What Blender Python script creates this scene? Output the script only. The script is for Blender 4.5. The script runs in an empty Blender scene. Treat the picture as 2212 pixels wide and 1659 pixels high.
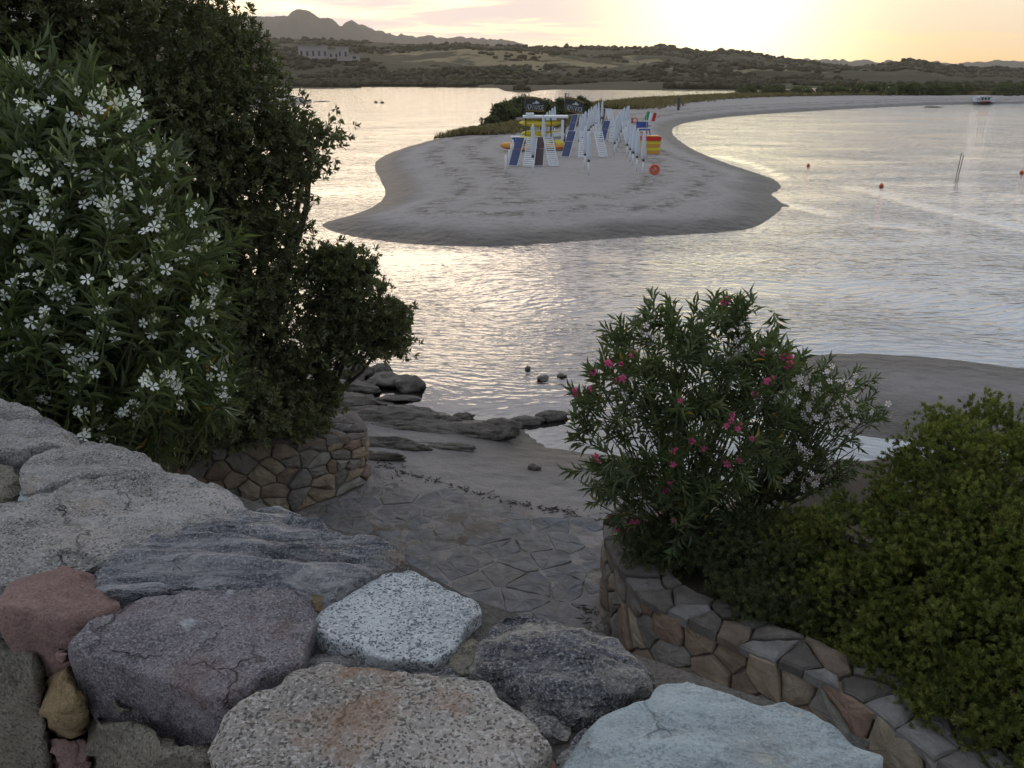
import bpy, math, random
import numpy as np
from mathutils import Vector, Matrix

# ------------------------------------------------------------------ camera, sky, sun, exposure
scene = bpy.context.scene
COL = scene.collection
CAMZ = 5.8
FPX = 1855.0                     # focal length in pixels of a 2212 x 1659 frame
PITCH = math.radians(19.84)
cam_data = bpy.data.cameras.new("camera")
cam_data.sensor_fit = 'HORIZONTAL'
cam_data.sensor_width = 36.0
cam_data.lens = FPX / 2212.0 * 36.0
cam_data.clip_start = 0.05
cam_data.clip_end = 30000.0
camera = bpy.data.objects.new("camera", cam_data)
camera.location = (0, 0, CAMZ)
camera.rotation_euler = (math.pi / 2 - PITCH, 0, 0)
COL.objects.link(camera)
scene.camera = camera

SUN_AZ, SUN_EL = math.radians(-12.0), math.radians(6.0)     # azimuth measured from +Y towards +X
def sdir(az, el):
    return Vector((math.sin(az) * math.cos(el), math.cos(az) * math.cos(el), math.sin(el)))
SUN = sdir(SUN_AZ, SUN_EL)

world = bpy.data.worlds.new("World")
scene.world = world
world.use_nodes = True
wt = world.node_tree
wt.nodes.clear()

class NT:
    """tiny node-tree helper"""
    def __init__(s, nt): s.nt = nt
    def n(s, t, **kw):
        nd = s.nt.nodes.new(t)
        for k, v in kw.items(): setattr(nd, k, v)
        return nd
    def put(s, sock, v):
        if hasattr(v, 'is_linked') or isinstance(v, bpy.types.NodeSocket): s.nt.links.new(v, sock)
        else:
            if isinstance(v, (tuple, list)) and sock.type == 'RGBA' and len(v) == 3: v = (*v, 1)
            sock.default_value = v
    def math(s, op, a, b=0.0, c=None, clamp=False):
        nd = s.n('ShaderNodeMath', operation=op, use_clamp=clamp)
        s.put(nd.inputs[0], a); s.put(nd.inputs[1], b)
        if c is not None: s.put(nd.inputs[2], c)
        return nd.outputs[0]
    def vmath(s, op, a, b=(0, 0, 0)):
        nd = s.n('ShaderNodeVectorMath', operation=op)
        s.put(nd.inputs[0], a); s.put(nd.inputs[1], b)
        return nd.outputs['Value'] if op in ('DOT_PRODUCT', 'LENGTH') else nd.outputs[0]
    def mix(s, f, a, b, blend='MIX'):
        nd = s.n('ShaderNodeMix', data_type='RGBA', blend_type=blend)
        s.put(nd.inputs[0], f); s.put(nd.inputs[6], a); s.put(nd.inputs[7], b)
        return nd.outputs[2]
    def noise(s, vec, scale=1.0, detail=2.0, rough=0.5, dist=0.0, out='Fac'):
        nd = s.n('ShaderNodeTexNoise')
        if vec is not None: s.put(nd.inputs['Vector'], vec)
        nd.inputs['Scale'].default_value = scale; nd.inputs['Detail'].default_value = detail
        nd.inputs['Roughness'].default_value = rough; nd.inputs['Distortion'].default_value = dist
        return nd.outputs[out]
    def voro(s, vec, scale=1.0, feature='F1', out='Distance', rnd=1.0):
        nd = s.n('ShaderNodeTexVoronoi', feature=feature)
        if vec is not None: s.put(nd.inputs['Vector'], vec)
        nd.inputs['Scale'].default_value = scale
        nd.inputs['Randomness'].default_value = rnd
        return nd.outputs[out]
    def map(s, vec, scale=(1, 1, 1), rot=(0, 0, 0), loc=(0, 0, 0)):
        nd = s.n('ShaderNodeMapping')
        s.put(nd.inputs[0], vec); nd.inputs['Scale'].default_value = scale
        nd.inputs['Rotation'].default_value = rot; nd.inputs['Location'].default_value = loc
        return nd.outputs[0]
    def ramp(s, fac, stops, interp='LINEAR'):
        nd = s.n('ShaderNodeValToRGB'); cr = nd.color_ramp; cr.interpolation = interp
        while len(cr.elements) < len(stops): cr.elements.new(0.5)
        for e, (p, c) in zip(cr.elements, stops):
            e.position = p
            if not isinstance(c, (tuple, list)): c = (c, c, c)
            e.color = (*c, 1) if len(c) == 3 else c
        s.put(nd.inputs[0], fac)
        return nd.outputs[0]
    def mr(s, v, a, b, c=0.0, d=1.0, smooth=False):
        nd = s.n('ShaderNodeMapRange', interpolation_type='SMOOTHSTEP' if smooth else 'LINEAR')
        s.put(nd.inputs[0], v); s.put(nd.inputs[1], a); s.put(nd.inputs[2], b); s.put(nd.inputs[3], c); s.put(nd.inputs[4], d)
        return nd.outputs[0]
    def bump(s, h, strength=0.5, dist=0.01, normal=None):
        nd = s.n('ShaderNodeBump')
        nd.inputs['Strength'].default_value = strength; nd.inputs['Distance'].default_value = dist
        s.put(nd.inputs['Height'], h)
        if normal is not None: s.put(nd.inputs['Normal'], normal)
        return nd.outputs[0]
    def attr(s, name, out='Fac'):
        return s.n('ShaderNodeAttribute', attribute_name=name).outputs[out]

W = NT(wt)
wout = W.n('ShaderNodeOutputWorld')
sky = W.n('ShaderNodeTexSky', sky_type='NISHITA')
sky.sun_disc = False
sky.sun_elevation = SUN_EL
sky.sun_rotation = SUN_AZ
sky.altitude = 5.0
sky.air_density = 1.0
sky.dust_density = 2.0
sky.ozone_density = 1.5
wd = W.n('ShaderNodeTexCoord').outputs['Generated']
wsep = W.n('ShaderNodeSeparateXYZ'); W.put(wsep.inputs[0], wd)
el = W.math('MAXIMUM', wsep.outputs['Z'], 0.0)
# a warm glow round the veiled sun and a second gap in the cloud bank above the mountain
def lobe(az, elv, k):
    dt = W.vmath('DOT_PRODUCT', wd, tuple(sdir(math.radians(az), math.radians(elv))))
    return W.math('POWER', W.math('MAXIMUM', dt, 0.0), k)
glow_wide = lobe(0.0, 6.0, 5.0)
glow_mid = lobe(13.0, 3.0, 120.0)
glow_core = lobe(13.0, 5.5, 190.0)
glow_gap = lobe(-12.6, 4.6, 1500.0)
glow_gap2 = lobe(-12.6, 4.6, 160.0)
# cloud sheet seen in perspective, stretched along the horizon
den = W.math('ADD', el, 0.10)
px_ = W.math('DIVIDE', wsep.outputs['X'], den)
py_ = W.math('DIVIDE', wsep.outputs['Y'], den)
comb = W.n('ShaderNodeCombineXYZ'); W.put(comb.inputs[0], px_); W.put(comb.inputs[1], py_)
cvec = W.map(comb.outputs[0], scale=(0.42, 0.85, 1.0), rot=(0, 0, 0.12), loc=(3.1, 1.7, 0.4))
cn = W.noise(cvec, 1.6, 6.0, 0.55, 0.6)
cn2 = W.noise(W.map(comb.outputs[0], scale=(0.9, 1.6, 1.0), loc=(9, 2, 0)), 1.4, 4.0, 0.6, 0.3)
cloud = W.mr(W.math('ADD', W.math('MULTIPLY', cn, 0.7), W.math('MULTIPLY', cn2, 0.3)), 0.35, 0.51, 0, 1, True)
# colours are written in picture units and scaled to the strength of the background below
K = 10.0
def kc(r, g, b): return (r * K, g * K, b * K)
veil = W.ramp(W.math('POWER', el, 0.5), [(0.0, (0.78, 0.48, 0.22)), (0.20, (0.82, 0.60, 0.31)), (0.29, (0.88, 0.72, 0.45)), (0.38, (0.98, 1.02, 1.08)), (0.55, (0.92, 1.08, 1.30)), (0.75, (0.62, 0.69, 0.79)), (1.0, (0.40, 0.44, 0.50))])
back = W.ramp(W.math('POWER', el, 0.5), [(0.0, (0.15, 0.16, 0.19)), (0.45, (0.19, 0.22, 0.26)), (0.75, (0.29, 0.33, 0.38)), (1.0, (0.40, 0.44, 0.50))])
front = W.mr(wsep.outputs['Y'], -0.30, 0.70, 0, 1, True)
veilc = W.mix(1.0, W.mix(front, back, veil), (K, K, K), 'MULTIPLY')
base = W.mix(0.72, sky.outputs[0], veilc)
glow_left = lobe(-12.0, 7.0, 12.0)
base = W.mix(W.math('MULTIPLY', glow_left, 0.52, clamp=True), base, kc(1.20, 0.98, 0.70))
warm = W.mix(W.math('MULTIPLY', glow_mid, 0.85, clamp=True), base, kc(1.05, 0.80, 0.42))
warm = W.mix(W.math('MULTIPLY', glow_core, 0.95, clamp=True), warm, kc(1.7, 1.5, 1.0))
warm = W.mix(W.math('MULTIPLY', glow_gap2, 0.45, clamp=True), warm, kc(0.95, 0.78, 0.55))
warm = W.mix(W.math('MULTIPLY', glow_gap, 0.95, clamp=True), warm, kc(1.7, 1.35, 0.75))
ccol = W.mix(glow_wide, kc(0.46, 0.52, 0.62), kc(0.46, 0.41, 0.45))
cmask = W.math('MULTIPLY', cloud, W.math('SUBTRACT', 0.85, W.math('MULTIPLY', glow_core, 1.1, clamp=True), clamp=True))
cmask = W.math('MULTIPLY', cmask, W.mr(el, 0.010, 0.045, 0.0, 1.0, True))
cmask = W.math('MULTIPLY', cmask, W.mr(W.math('DIVIDE', wsep.outputs['X'], W.math('MAXIMUM', W.math('ABSOLUTE', wsep.outputs['Y']), 0.05)), 0.02, 0.26, 1.0, 0.35, True))
final = W.mix(cmask, warm, ccol)
bg = W.n('ShaderNodeBackground')
W.put(bg.inputs[0], final)
bg.inputs[1].default_value = 0.1
wt.links.new(bg.outputs[0], wout.inputs[0])

sun_data = bpy.data.lights.new("sun", 'SUN')
sun_data.energy = 0.3
sun_data.angle = math.radians(30)
sun_data.color = (1.0, 0.80, 0.55)
sun = bpy.data.objects.new("sun", sun_data)
sun.rotation_euler = (-SUN).to_track_quat('-Z', 'Y').to_euler()
sun.location = (0, 0, 60)
COL.objects.link(sun)

vs = scene.view_settings
vs.view_transform = 'Standard'
vs.look = 'None'
vs.exposure = 0.78
vs.gamma = 1.0
vs.use_curve_mapping = False
scene.render.engine = 'CYCLES'
cy = scene.cycles
cy.use_denoising = True
cy.use_adaptive_sampling = True; cy.adaptive_threshold = 0.02
cy.max_bounces = 5; cy.diffuse_bounces = 2; cy.glossy_bounces = 3
cy.transmission_bounces = 4; cy.transparent_max_bounces = 8; cy.volume_bounces = 1
cy.caustics_reflective = False; cy.caustics_refractive = False
cy.sample_clamp_indirect = 4.0

# ------------------------------------------------------------------ helpers
cp, sp = math.cos(PITCH), math.sin(PITCH)
def ray(px, py):
    x = (px - 1106.0) / FPX; y = -(py - 829.5) / FPX
    return np.array([x, cp + y * sp, -sp + y * cp])
def at(px, py, z=0.0):
    d = ray(px, py); t = (z - CAMZ) / d[2]
    return np.array([0, 0, CAMZ]) + d * t
def atd(px, py, dist):
    d = ray(px, py); t = dist / d[1]
    return np.array([0, 0, CAMZ]) + d * t
def pxm(dist, px, py):          # metres per pixel for something at that forward distance
    d = ray(px, py); return dist / d[1] / FPX

def _h(ix, iy, iz, seed):
    with np.errstate(over='ignore'):
        n = (ix.astype(np.uint32) * np.uint32(374761393)) ^ (iy.astype(np.uint32) * np.uint32(668265263)) ^ (iz.astype(np.uint32) * np.uint32(2246822519)) ^ np.uint32((seed * 3266489917) & 0xffffffff)
        n = (n ^ (n >> np.uint32(13))) * np.uint32(1274126177)
        n = (n ^ (n >> np.uint32(16))) * np.uint32(2654435761)
        n = n ^ (n >> np.uint32(15))
    return n.astype(np.float64) / 4294967295.0
def vnoise(P, seed=0):
    P = np.asarray(P, float)
    i = np.floor(P).astype(np.int64); f = P - i; u = f * f * (3 - 2 * f)
    r = 0
    for dx in (0, 1):
        for dy in (0, 1):
            for dz in (0, 1):
                w = (u[:, 0] if dx else 1 - u[:, 0]) * (u[:, 1] if dy else 1 - u[:, 1]) * (u[:, 2] if dz else 1 - u[:, 2])
                r = r + w * _h(i[:, 0] + dx, i[:, 1] + dy, i[:, 2] + dz, seed)
    return r * 2 - 1
def fbm(P, octv=4, seed=0, gain=0.5):
    P = np.asarray(P, float); a = 1.0; s = 0; k = 1.0
    for o in range(octv):
        s = s + a * vnoise(P * k + o * 17.3, seed + o); a *= gain; k *= 2.03
    return s

def mesh(name, V, F, smooth=True, attrs=None):
    """F: list of int arrays (m,3) / (m,4), or a single one, or a python list of polygons"""
    me = bpy.data.meshes.new(name)
    V = np.asarray(V, float)
    if isinstance(F, list) and F and not isinstance(F[0], np.ndarray):
        me.from_pydata([tuple(v) for v in V], [], [tuple(int(i) for i in f) for f in F])
    else:
        Fs = F if isinstance(F, list) else [F]
        Fs = [f for f in Fs if len(f)]
        me.vertices.add(len(V)); me.vertices.foreach_set('co', V.astype(np.float32).ravel())
        nl = sum(f.size for f in Fs); npoly = sum(len(f) for f in Fs)
        me.loops.add(nl); me.polygons.add(npoly)
        me.loops.foreach_set('vertex_index', np.concatenate([f.ravel() for f in Fs]).astype(np.int32))
        tot = np.concatenate([np.full(len(f), f.shape[1]) for f in Fs])
        start = np.concatenate([[0], np.cumsum(tot)[:-1]])
        me.polygons.foreach_set('loop_start', start.astype(np.int32))
        try: me.polygons.foreach_set('loop_total', tot.astype(np.int32))
        except Exception: pass
    me.update(calc_edges=True)
    me.polygons.foreach_set('use_smooth', np.full(len(me.polygons), bool(smooth)))
    for k, v in (attrs or {}).items():
        a = me.attributes.new(k, 'FLOAT', 'POINT'); a.data.foreach_set('value', np.asarray(v, np.float32))
    return me
def link(name, me, mat=None, parent=None, loc=None, rot=None, scale=None):
    o = bpy.data.objects.new(name, me)
    if mat is not None and me is not None and not me.materials: me.materials.append(mat)
    COL.objects.link(o)
    if parent is not None: o.parent = parent
    if loc is not None: o.location = [float(v) for v in loc]
    if rot is not None: o.rotation_euler = rot
    if scale is not None: o.scale = scale if hasattr(scale, '__len__') else (scale,) * 3
    return o
def obj(name, V, F, mat, parent=None, smooth=True, attrs=None, **kw):
    return link(name, mesh(name, V, F, smooth, attrs), mat, parent, **kw)
def tag(o, label=None, cat=None, group=None, kind=None):
    if label: o['label'] = label
    if cat: o['category'] = cat
    if group: o['group'] = group
    if kind: o['kind'] = kind
    return o
def thing(name, label, cat, loc=(0, 0, 0), rz=0.0, group=None):
    o = bpy.data.objects.new(name, None); o.empty_display_size = 0.2
    COL.objects.link(o); o.location = [float(v) for v in loc]; o.rotation_euler = (0, 0, rz)
    return tag(o, label, cat, group)
def copy_tree(o, parent=None):
    c = o.copy(); COL.objects.link(c)
    if parent is not None:
        c.parent = parent; c.matrix_parent_inverse = o.matrix_parent_inverse.copy()
    for ch in list(o.children): copy_tree(ch, c)
    return c

class MB:
    """collects simple shapes into one mesh"""
    def __init__(s): s.V = []; s.F = []; s.n = 0
    def add(s, V, F):
        V = np.asarray(V, float); s.V.append(V); s.F += [[int(i) + s.n for i in f] for f in F]; s.n += len(V); return s
    def box(s, c, size, R=None):
        x, y, z = [v / 2 for v in size]
        V = np.array([[-x, -y, -z], [x, -y, -z], [x, y, -z], [-x, y, -z], [-x, -y, z], [x, -y, z], [x, y, z], [-x, y, z]])
        if R is not None: V = V @ np.array(R).T
        return s.add(V + np.array(c), [(0, 3, 2, 1), (4, 5, 6, 7), (0, 1, 5, 4), (1, 2, 6, 5), (2, 3, 7, 6), (3, 0, 4, 7)])
    def tube(s, pts, rad, sides=6, cap=True):
        V, F = tube_arr(pts, rad, sides, cap); return s.add(V, F)
    def lathe(s, prof, seg=10, c=(0, 0, 0), fold=None):
        V = []; F = []
        for (r, z) in prof:
            for k in range(seg):
                a = 2 * math.pi * k / seg; q = r * (1 + (fold if (fold and k % 2) else 0))
                V.append((c[0] + q * math.cos(a), c[1] + q * math.sin(a), c[2] + z))
        for i in range(len(prof) - 1):
            for k in range(seg):
                k2 = (k + 1) % seg
                F.append((i * seg + k, i * seg + k2, (i + 1) * seg + k2, (i + 1) * seg + k))
        F.append(tuple(range(seg))[::-1]); F.append(tuple((len(prof) - 1) * seg + k for k in range(seg)))
        return s.add(V, F)
    def me(s, name, smooth=False): return mesh(name, np.concatenate(s.V), s.F, smooth)
    def build(s, name, mat, parent=None, smooth=False, **kw): return link(name, s.me(name, smooth), mat, parent, **kw)

def tube_arr(pts, rad, sides=6, cap=True):
    pts = [Vector(p) for p in pts]; n = len(pts)
    if not hasattr(rad, '__len__'): rad = [rad] * n
    V = []; F = []; u = None
    for i in range(n):
        t = (pts[min(i + 1, n - 1)] - pts[max(i - 1, 0)])
        t = t.normalized() if t.length > 1e-9 else Vector((0, 0, 1))
        if u is None: u = t.orthogonal().normalized()
        u = (u - t * u.dot(t)); u = u.normalized() if u.length > 1e-6 else t.orthogonal().normalized()
        w = t.cross(u)
        for k in range(sides):
            a = 2 * math.pi * k / sides
            V.append(tuple(pts[i] + (u * math.cos(a) + w * math.sin(a)) * rad[i]))
    for i in range(n - 1):
        for k in range(sides):
            k2 = (k + 1) % sides
            F.append((i * sides + k, i * sides + k2, (i + 1) * sides + k2, (i + 1) * sides + k))
    if cap:
        F.append(tuple(range(sides))[::-1]); F.append(tuple((n - 1) * sides + k for k in range(sides)))
    return V, F

# ------------------------------------------------------------------ materials
def material(name, fn):
    m = bpy.data.materials.new(name); m.use_nodes = True
    nt = m.node_tree; nt.nodes.clear()
    h = NT(nt); out = h.n('ShaderNodeOutputMaterial')
    nt.links.new(fn(h), out.inputs[0])
    return m
def principled(h, color, rough=0.8, normal=None, spec=0.3, metallic=0.0):
    b = h.n('ShaderNodeBsdfPrincipled')
    h.put(b.inputs['Base Color'], color); h.put(b.inputs['Roughness'], rough)
    b.inputs['Specular IOR Level'].default_value = spec; b.inputs['Metallic'].default_value = metallic
    if normal is not None: h.put(b.inputs['Normal'], normal)
    return b.outputs[0]
def pos(h): return h.n('ShaderNodeNewGeometry').outputs['Position']
def objc(h): return h.n('ShaderNodeTexCoord').outputs['Object']
def rnd(h): return h.n('ShaderNodeObjectInfo').outputs['Random']

def plain(name, color, rough=0.6, var=0.12, scale=6.0, spec=0.3):
    def fn(h):
        n = h.noise(objc(h), scale, 3)
        dark = tuple(c * (1 - var) for c in color); lite = tuple(min(1, c * (1 + var)) for c in color)
        return principled(h, h.mix(n, dark, lite), rough, spec=spec)
    return material(name, fn)

def sand_fn(h):
    p = pos(h); sh = h.attr('shore')
    n1 = h.noise(p, 0.35, 4, 0.6); n2 = h.noise(p, 30.0, 2, 0.6); n3 = h.noise(p, 2.2, 4, 0.65)
    dry = h.mix(n1, (0.285, 0.258, 0.24), (0.385, 0.352, 0.33))
    dry = h.mix(h.math('MULTIPLY', n2, 0.35), dry, (0.20, 0.175, 0.155))
    dry = h.mix(h.mr(n3, 0.52, 0.75, 0, 0.55), dry, (0.20, 0.175, 0.15))
    dry = h.mix(h.attr('near_tone'), dry, h.mix(1.0, dry, (0.72, 0.72, 0.73), 'MULTIPLY'))  # near sand takes a darker tone, fading out with distance from the camera
    # stranded weed lines follow the high water marks
    w = h.math('ADD', sh, h.math('MULTIPLY', h.math('SUBTRACT', h.noise(p, 0.25, 3), 0.5), 2.6))
    def line(c, wd): return h.mr(h.math('ABSOLUTE', h.math('SUBTRACT', w, c)), 0.0, wd, 1.0, 0.0)
    lines = h.math('MAXIMUM', line(3.9, 1.0), line(6.4, 1.3))
    patch = h.mr(h.noise(p, 1.1, 5, 0.8), 0.45, 0.58, 0, 1)
    weed = h.math('MULTIPLY', h.math('MULTIPLY', lines, patch), 0.8, clamp=True)
    dry = h.mix(weed, dry, (0.085, 0.065, 0.045))
    wetf = h.mr(h.math('ADD', sh, h.math('MULTIPLY', h.math('SUBTRACT', h.noise(p, 0.5, 3), 0.5), 1.6)), 0.5, 2.6, 1.0, 0.0, True)
    c = h.mix(wetf, dry, (0.10, 0.088, 0.077))
    r = h.mr(wetf, 0, 1, 0.95, 0.55)
    hh = h.math('ADD', h.math('MULTIPLY', h.noise(p, 5.0, 5, 0.65), 1.0), h.math('MULTIPLY', h.voro(p, 2.6, 'SMOOTH_F1'), 1.4))
    nb = h.bump(hh, 0.9, 0.11)
    nb = h.bump(n2, 0.25, 0.006, nb)
    return principled(h, c, r, nb, spec=0.12)
M = {}
M['sand'] = material('sand', sand_fn)

def water_fn(h):
    p = pos(h); calm = h.attr('calm')
    warp = h.noise(p, 0.07, 2, 0.5, out='Color')
    wv = h.vmath('ADD', p, h.vmath('MULTIPLY', h.vmath('SUBTRACT', warp, (0.5, 0.5, 0.5)), (9, 9, 0)))
    a = h.noise(h.map(wv, scale=(1.35, 3.8, 1), rot=(0, 0, 0.10)), 1.0, 2, 0.5, 0.35)
    b = h.noise(h.map(wv, scale=(2.8, 7.0, 1), rot=(0, 0, -0.40)), 1.0, 2, 0.5, 0.3)
    c = h.noise(h.map(p, scale=(0.10, 0.30, 1), rot=(0, 0, 0.3)), 1.0, 3, 0.5)
    gust = h.mr(c, 0.35, 0.65, 0.70, 1.10)
    e_ = h.noise(h.map(wv, scale=(0.28, 0.95, 1), rot=(0, 0, 0.2)), 1.0, 2, 0.5, 0.3)
    hh = h.math('ADD', h.math('ADD', h.math('MULTIPLY', a, 1.0), h.math('MULTIPLY', b, 0.40)), h.math('MULTIPLY', e_, 0.5))
    hh = h.math('MULTIPLY', hh, h.math('MULTIPLY', gust, calm))
    nb = h.bump(hh, 1.0, 0.05)
    fr = h.n('ShaderNodeFresnel'); fr.inputs[0].default_value = 2.3; h.put(fr.inputs['Normal'], nb)
    gl = h.n('ShaderNodeBsdfGlossy'); gl.inputs['Roughness'].default_value = 0.035; gl.inputs['Color'].default_value = (1, 1, 1, 1); h.put(gl.inputs['Normal'], nb)
    tr = h.n('ShaderNodeBsdfTransparent'); tr.inputs[0].default_value = (0.52, 0.57, 0.57, 1)
    mx = h.n('ShaderNodeMixShader'); h.put(mx.inputs[0], fr.outputs[0])
    h.nt.links.new(tr.outputs[0], mx.inputs[1]); h.nt.links.new(gl.outputs[0], mx.inputs[2])
    return mx.outputs[0]
M['water'] = material('water', water_fn)

def terrain_fn(h):
    p = pos(h); f = h.attr('field'); far = h.attr('far')
    n = h.noise(p, 0.012, 5, 0.6); n2 = h.noise(p, 0.05, 4, 0.6)
    scrub = h.mix(n2, (0.030, 0.028, 0.013), (0.072, 0.060, 0.029))
    dry = h.mix(n2, (0.15, 0.117, 0.06), (0.235, 0.185, 0.10))
    m = h.mr(h.math('ADD', f, h.math('MULTIPLY', h.math('SUBTRACT', n, 0.5), 1.9)), 0.46, 0.54, 0, 1, True)
    c = h.mix(m, scrub, dry)
    rock = h.mix(h.noise(p, 0.02, 5, 0.7), (0.09, 0.085, 0.075), (0.17, 0.155, 0.14))
    c = h.mix(far, c, rock)
    return principled(h, c, 0.95, h.bump(n2, 0.4, 3.0), spec=0.1)
M['terrain'] = material('terrain', terrain_fn)

def leaf_mat(name, stops, rough=0.45, transl=0.25, spec=0.4):
    def fn(h):
        c = h.ramp(h.attr('tint'), stops)
        b = principled(h, c, rough, spec=spec)
        t = h.n('ShaderNodeBsdfTranslucent'); h.put(t.inputs[0], h.mix(1.0, c, (1.2, 1.3, 0.6), 'MULTIPLY'))
        mx = h.n('ShaderNodeMixShader'); mx.inputs[0].default_value = transl
        h.nt.links.new(b, mx.inputs[1]); h.nt.links.new(t.outputs[0], mx.inputs[2])
        return mx.outputs[0]
    return material(name, fn)
M['leaf_dark'] = leaf_mat('leaf_dark', [(0, (0.065, 0.070, 0.032)), (0.6, (0.11, 0.118, 0.05)), (1, (0.17, 0.175, 0.075))])
M['leaf_oleander'] = leaf_mat('leaf_oleander', [(0, (0.058, 0.080, 0.036)), (0.7, (0.12, 0.148, 0.062)), (0.97, (0.18, 0.205, 0.075)), (1, (0.32, 0.22, 0.04))])
M['leaf_mastic'] = leaf_mat('leaf_mastic', [(0, (0.065, 0.084, 0.024)), (0.55, (0.145, 0.168, 0.042)), (0.93, (0.26, 0.275, 0.07)), (1, (0.20, 0.12, 0.04))], 0.55, 0.3, 0.25)
M['leaf_shrub'] = leaf_mat('leaf_shrub', [(0, (0.045, 0.06, 0.024)), (1, (0.12, 0.13, 0.05))])
M['grass_dune'] = leaf_mat('grass_dune', [(0, (0.13, 0.115, 0.05)), (1, (0.33, 0.26, 0.13))], 0.7, 0.2, 0.15)
M['scrub_far'] = leaf_mat('scrub_far', [(0, (0.028, 0.027, 0.012)), (1, (0.068, 0.057, 0.026))], 0.8, 0.1, 0.1)
M['petal_white'] = leaf_mat('petal_white', [(0, (0.78, 0.78, 0.74)), (1, (0.85, 0.85, 0.80))], 0.6, 0.3, 0.2)
M['petal_pink'] = leaf_mat('petal_pink', [(0, (0.62, 0.10, 0.28)), (1, (0.80, 0.20, 0.40))], 0.6, 0.35, 0.2)
M['petal_pale'] = leaf_mat('petal_pale', [(0, (0.70, 0.58, 0.63)), (1, (0.80, 0.72, 0.74))], 0.6, 0.3, 0.2)
M['bud'] = plain('bud', (0.35, 0.38, 0.16), 0.7)
M['bark'] = plain('bark', (0.07, 0.055, 0.04), 0.9, 0.5, 25)
M['stem_green'] = plain('stem_green', (0.10, 0.095, 0.05), 0.8, 0.4, 25)
M['soil'] = plain('soil', (0.055, 0.042, 0.03), 0.95, 0.5, 5)

def stone_fn(base, dark, lite, scale=90.0, grain=0.5, streak=None, stains=None, gloss=0.85, bumpd=0.006, spec=0.12, lichen=None):
    def fn(h):
        o = objc(h)
        rv = h.n('ShaderNodeCombineXYZ'); rr_ = rnd(h)
        for i_, f_ in enumerate((37.0, 53.0, 71.0)): h.put(rv.inputs[i_], h.math('MULTIPLY', rr_, f_))
        o = h.vmath('ADD', o, rv.outputs[0])
        g = h.noise(o, scale * 1.5, 3, 0.7); g2 = h.voro(o, scale * 2.6, 'F1', 'Color')
        gv = h.n('ShaderNodeSeparateColor'); h.put(gv.inputs[0], g2)
        big = h.noise(o, 5.0, 5, 0.6)
        c = h.mix(h.mr(big, 0.3, 0.7), tuple(v * 0.62 for v in base), tuple(min(1, v * 1.28) for v in base))
        c = h.mix(h.mr(h.noise(h.map(o, loc=(5, 1, 8)), 11.0, 5, 0.7), 0.55, 0.72, 0.0, 0.55), c, tuple(v * 0.42 for v in base))
        c = h.mix(h.mr(h.noise(h.map(o, loc=(1, 7, 3)), 3.2, 4, 0.6), 0.56, 0.70, 0.0, 0.35), c, (0.20, 0.16, 0.115))
        ck = h.voro(h.vmath('ADD', o, h.vmath('MULTIPLY', h.noise(o, 7.0, 4, 0.6, 0, 'Color'), (0.22, 0.22, 0.22))), 4.2, 'DISTANCE_TO_EDGE')
        crack = h.mr(ck, 0.0, 0.016, 1.0, 0.0)
        crack = h.math('MULTIPLY', crack, h.mr(h.noise(h.map(o, loc=(2, 2, 9)), 5.0, 2), 0.5, 0.62, 0.0, 0.8))
        c = h.mix(h.math('MULTIPLY', h.mr(g, 0.50, 0.66), grain), c, lite)
        c = h.mix(h.math('MULTIPLY', h.mr(h.math('ADD', gv.outputs[0], h.math('MULTIPLY', h.noise(o, scale * 0.4, 2), 0.6)), 1.0, 1.15), grain, clamp=True), c, dark)
        c = h.mix(crack, c, dark)
        hh = h.math('ADD', h.math('MULTIPLY', g, 0.35), h.noise(o, 26.0, 5, 0.7))
        hh = h.math('SUBTRACT', hh, h.math('MULTIPLY', crack, 0.7))
        if streak:
            sc, rot, col, amt = streak
            s = h.noise(h.map(o, scale=sc, rot=rot), 1.0, 5, 0.65, 0.4)
            c = h.mix(h.math('MULTIPLY', h.mr(s, 0.46, 0.62), amt), c, col)
            c = h.mix(h.math('MULTIPLY', h.mr(s, 0.42, 0.28), 0.75), c, dark)
            hh = h.math('ADD', hh, h.math('MULTIPLY', s, 1.6))
        if stains:
            for i, (col, sc, lo, hi, amt) in enumerate(stains):
                s = h.noise(h.map(o, loc=(i * 7.1, 3.3, i)), sc, 4, 0.6, 0.3)
                c = h.mix(h.math('MULTIPLY', h.mr(s, lo, hi), amt), c, col)
        nb = h.bump(hh, 0.95, bumpd * 1.5)
        nb = h.bump(h.noise(o, scale * 2.5, 2, 0.6), 0.4, 0.0012, nb)
        return principled(h, c, gloss, nb, spec=spec)
    return fn
M['granite_grey'] = material('granite_grey', stone_fn((0.215, 0.195, 0.175), (0.032, 0.03, 0.028), (0.44, 0.42, 0.40), 110, 0.75, streak=((5, 14, 5), (0, 0, 0.45), (0.40, 0.38, 0.36), 0.35), stains=[((0.28, 0.19, 0.12), 4, 0.58, 0.72, 0.4)]))
M['granite_pale'] = material('granite_pale', stone_fn((0.345, 0.352, 0.352), (0.08, 0.088, 0.095), (0.56, 0.57, 0.57), 110, 0.9, stains=[((0.36, 0.22, 0.10), 5, 0.66, 0.78, 0.5)]))
M['granite_warm'] = material('granite_warm', stone_fn((0.25, 0.22, 0.19), (0.04, 0.036, 0.032), (0.48, 0.46, 0.43), 95, 0.75, stains=[((0.22, 0.115, 0.06), 6, 0.57, 0.72, 0.6), ((0.50, 0.50, 0.50), 5, 0.60, 0.75, 0.45)]))
M['granite_olive'] = material('granite_olive', stone_fn((0.155, 0.135, 0.105), (0.03, 0.03, 0.025), (0.28, 0.26, 0.21), 95, 0.6, stains=[((0.17, 0.10, 0.06), 6, 0.58, 0.74, 0.5)]))
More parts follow.
